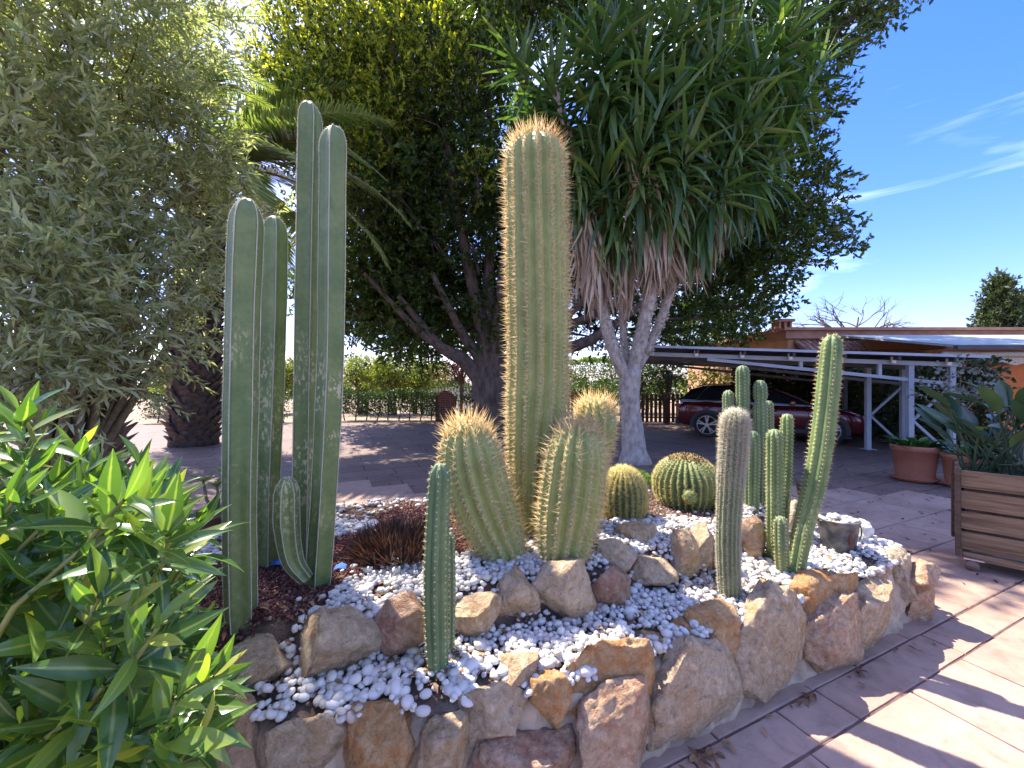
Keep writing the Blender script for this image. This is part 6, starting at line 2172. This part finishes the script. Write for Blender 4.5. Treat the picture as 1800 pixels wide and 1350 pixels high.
# ------------------------------------------------------------------ wooden crate with bird of paradise
M['crate'] = mat_noise('weathered_plank', [(0.28, (0.09, 0.055, 0.03)), (0.5, (0.20, 0.13, 0.075)), (0.72, (0.31, 0.215, 0.135))], 5, 0.85, 0.5, 0.006, 24, aniso=(0.5, 6, 9))
M['crate_dark'] = mat_noise('dark_plank', [(0.3, (0.05, 0.034, 0.024)), (0.7, (0.12, 0.085, 0.06))], 5, 0.85, 0.5, 0.006, 24, aniso=(0.5, 6, 9))
M['caster'] = mat_plain('brown_caster', (0.16, 0.10, 0.07), 0.5)
corner = np.array([3.66, 3.25, 0])
fdir = nrm(np.array([0.70, -0.714, 0]))
rz = math.atan2(fdir[1], fdir[0])
ct = thing('wooden_crate', 'weathered plank planter crate on casters at the photo edge', 'planter', corner, rz)
CL, CD, Z0, CH = 1.15, 0.52, 0.14, 0.80
ph = (CH - Z0) / 4
for k in range(4):
    z = Z0 + ph * (k + 0.5) + 0.01
    hgt = ph - 0.022
    build('plank', [chamfer_box((CL / 2, 0.0, z), (CL, 0.022, hgt), 0.004)], M['crate' if k != 1 else 'crate'], ct, smooth=False)
    build('plank', [chamfer_box((CL / 2, CD, z), (CL, 0.022, hgt), 0.004)], M['crate'], ct, smooth=False)
    build('plank', [chamfer_box((0.0, CD / 2, z), (0.022, CD - 0.03, hgt), 0.004)], M['crate'], ct, smooth=False)
    build('plank', [chamfer_box((CL, CD / 2, z), (0.022, CD - 0.03, hgt), 0.004)], M['crate'], ct, smooth=False)
for (x, y) in ((0.03, -0.025), (CL - 0.03, -0.025), (0.03, CD + 0.025), (CL - 0.03, CD + 0.025)):
    build('corner_post', [chamfer_box((x * 1.0 - (0.045 if x < 0.5 else -0.045), y, (CH + 0.08) / 2 + 0.02), (0.03, 0.06, CH - 0.10), 0.004)], M['crate_dark'], ct, smooth=False)
    cs_ = build('caster', [tube([[x + 0.03, y - 0.02 if y < 0.2 else y - 0.05, 0.045], [x + 0.03, y + 0.02 if y < 0.2 else y - 0.02, 0.045]], 0.042, 14)], M['caster'], ct)
    build('caster_plate', [box((x + 0.04, y + (0.02 if y < 0.2 else -0.03), 0.096), (0.11, 0.07, 0.012))], M['silver'], ct, smooth=False)
build('base_rail', [chamfer_box((CL / 2, 0.004, 0.115), (CL - 0.02, 0.05, 0.055), 0.004)], M['crate'], ct, smooth=False)
build('base_rail', [chamfer_box((CL / 2, CD - 0.004, 0.115), (CL - 0.02, 0.05, 0.055), 0.004)], M['crate'], ct, smooth=False)
build('liner', [box((CL / 2, CD / 2, 0.45), (CL - 0.05, CD - 0.05, 0.60))], M['soil'], ct, smooth=False)
cen = corner + fdir * 0.62 + np.array([-fdir[1], fdir[0], 0]) * 0.26 + [0, 0, 0.75]
bp_ = thing('bird_of_paradise', 'bird of paradise plant with grey-green paddle leaves and an orange flower in the wooden crate', 'plant', cen)
BPV, BPF = leaf_template(0.25, 8, 0.5, 0.2, 0.85, 0.05, 0.01)
bpm = mesh_data('leaf', [(BPV, BPF)], M['paradise_leaf'])
stt = []
pbr = np.random.default_rng(150)
for k in range(64):
    az = pbr.uniform(0, 6.28)
    rr_ = pbr.uniform(0, 0.18)
    b0 = np.array([pbr.uniform(-0.60, 0.15), 0.0, 0]) @ np.array([[fdir[0], fdir[1], 0], [0, 0, 0], [0, 0, 1]])
    hgt = pbr.uniform(0.08, 0.58)
    tip = b0 + np.array([math.cos(az) * 0.22, math.sin(az) * 0.22, hgt])
    d = nrm(np.array([math.cos(az) * 0.6, math.sin(az) * 0.6, pbr.uniform(0.15, 1.0)]))
    build('stalk', [tube(spline([b0 - [0, 0, .05], b0 * 0.5 + tip * 0.5 + [0, 0, 0.03], tip], 6), 0.008, 5, False)], M['paradise_leaf'], bp_)
    inst('leaf', bpm, tip, M3=frames(d[None], nrm(np.array([0, 0, 1.0]) + pbr.normal(0, 0.4, 3))[None])[0] * pbr.uniform(0.3, 0.46), parent=bp_)
M['bird_orange'] = mat_leaf('orange_petal', [(0, (0.75, 0.20, 0.02)), (1, (0.85, 0.32, 0.04))], 0.5, 0.4, (1.2, 1, .6))
fpos = P(1786, 712, 3.2) - cen
fl = build('flower', [scatter(*leaf_template(0.22, 4, 0.4, 0.1, 0.9), frames(np.array([[0.3, -0.2, 1], [0.6, -0.1, 0.8], [-0.3, -0.2, 1.0], [0.9, 0, 0.35]])), np.tile(fpos, (4, 1)), scale=np.full((4, 3), 0.13))], M['bird_orange'], bp_)
build('beak', [tube([fpos + [-0.12, -0.02, -0.02], fpos + [0, 0, 0.0], fpos + [0.02, 0.0, -0.2]], [0.004, 0.014, 0.008], 6)], M['paradise_leaf'], fl)

# silver-leaved climber on the front carport post
ss = thing('silver_climber', 'sprawling climber with round silvery leaves on the front carport post', 'plant', np.array([8.0, 7.1, 0]))
sp_r = np.random.default_rng(160)
cs_ = [P(px, py, Y) - [8.0, 7.1, 0] for px, py, Y in [(1655, 665, 7.2), (1690, 650, 7.2), (1640, 690, 7.1), (1670, 700, 7.0), (1710, 660, 7.2), (1700, 690, 7.2), (1730, 675, 7.3), (1655, 720, 7.0), (1725, 700, 7.2), (1745, 685, 7.4)]]
pp, dd, sz, wr = sprigs(cs_, [0.22, 0.18, 0.15, 0.22, 0.18, 0.15, 0.15, 0.12, 0.15, .13], 230, 7, 0.085, 0.06, 0.16, up=0.1, shell=0.3, rnd=sp_r)
build('foliage', [leaf_soup(pp, dd, sz, wr, sp_r)], M['silver_leaf'], ss, kind='stuff')
build('stems', [tube(spline([[0.55, 0.4, 0.0], [0.3, 0.3, 0.8], c * 0.7 + np.array([0.1, 0.1, 0.3]), c], 8), np.linspace(0.014, 0.004, 8), 5, False) for c in cs_], M['twig'], ss)
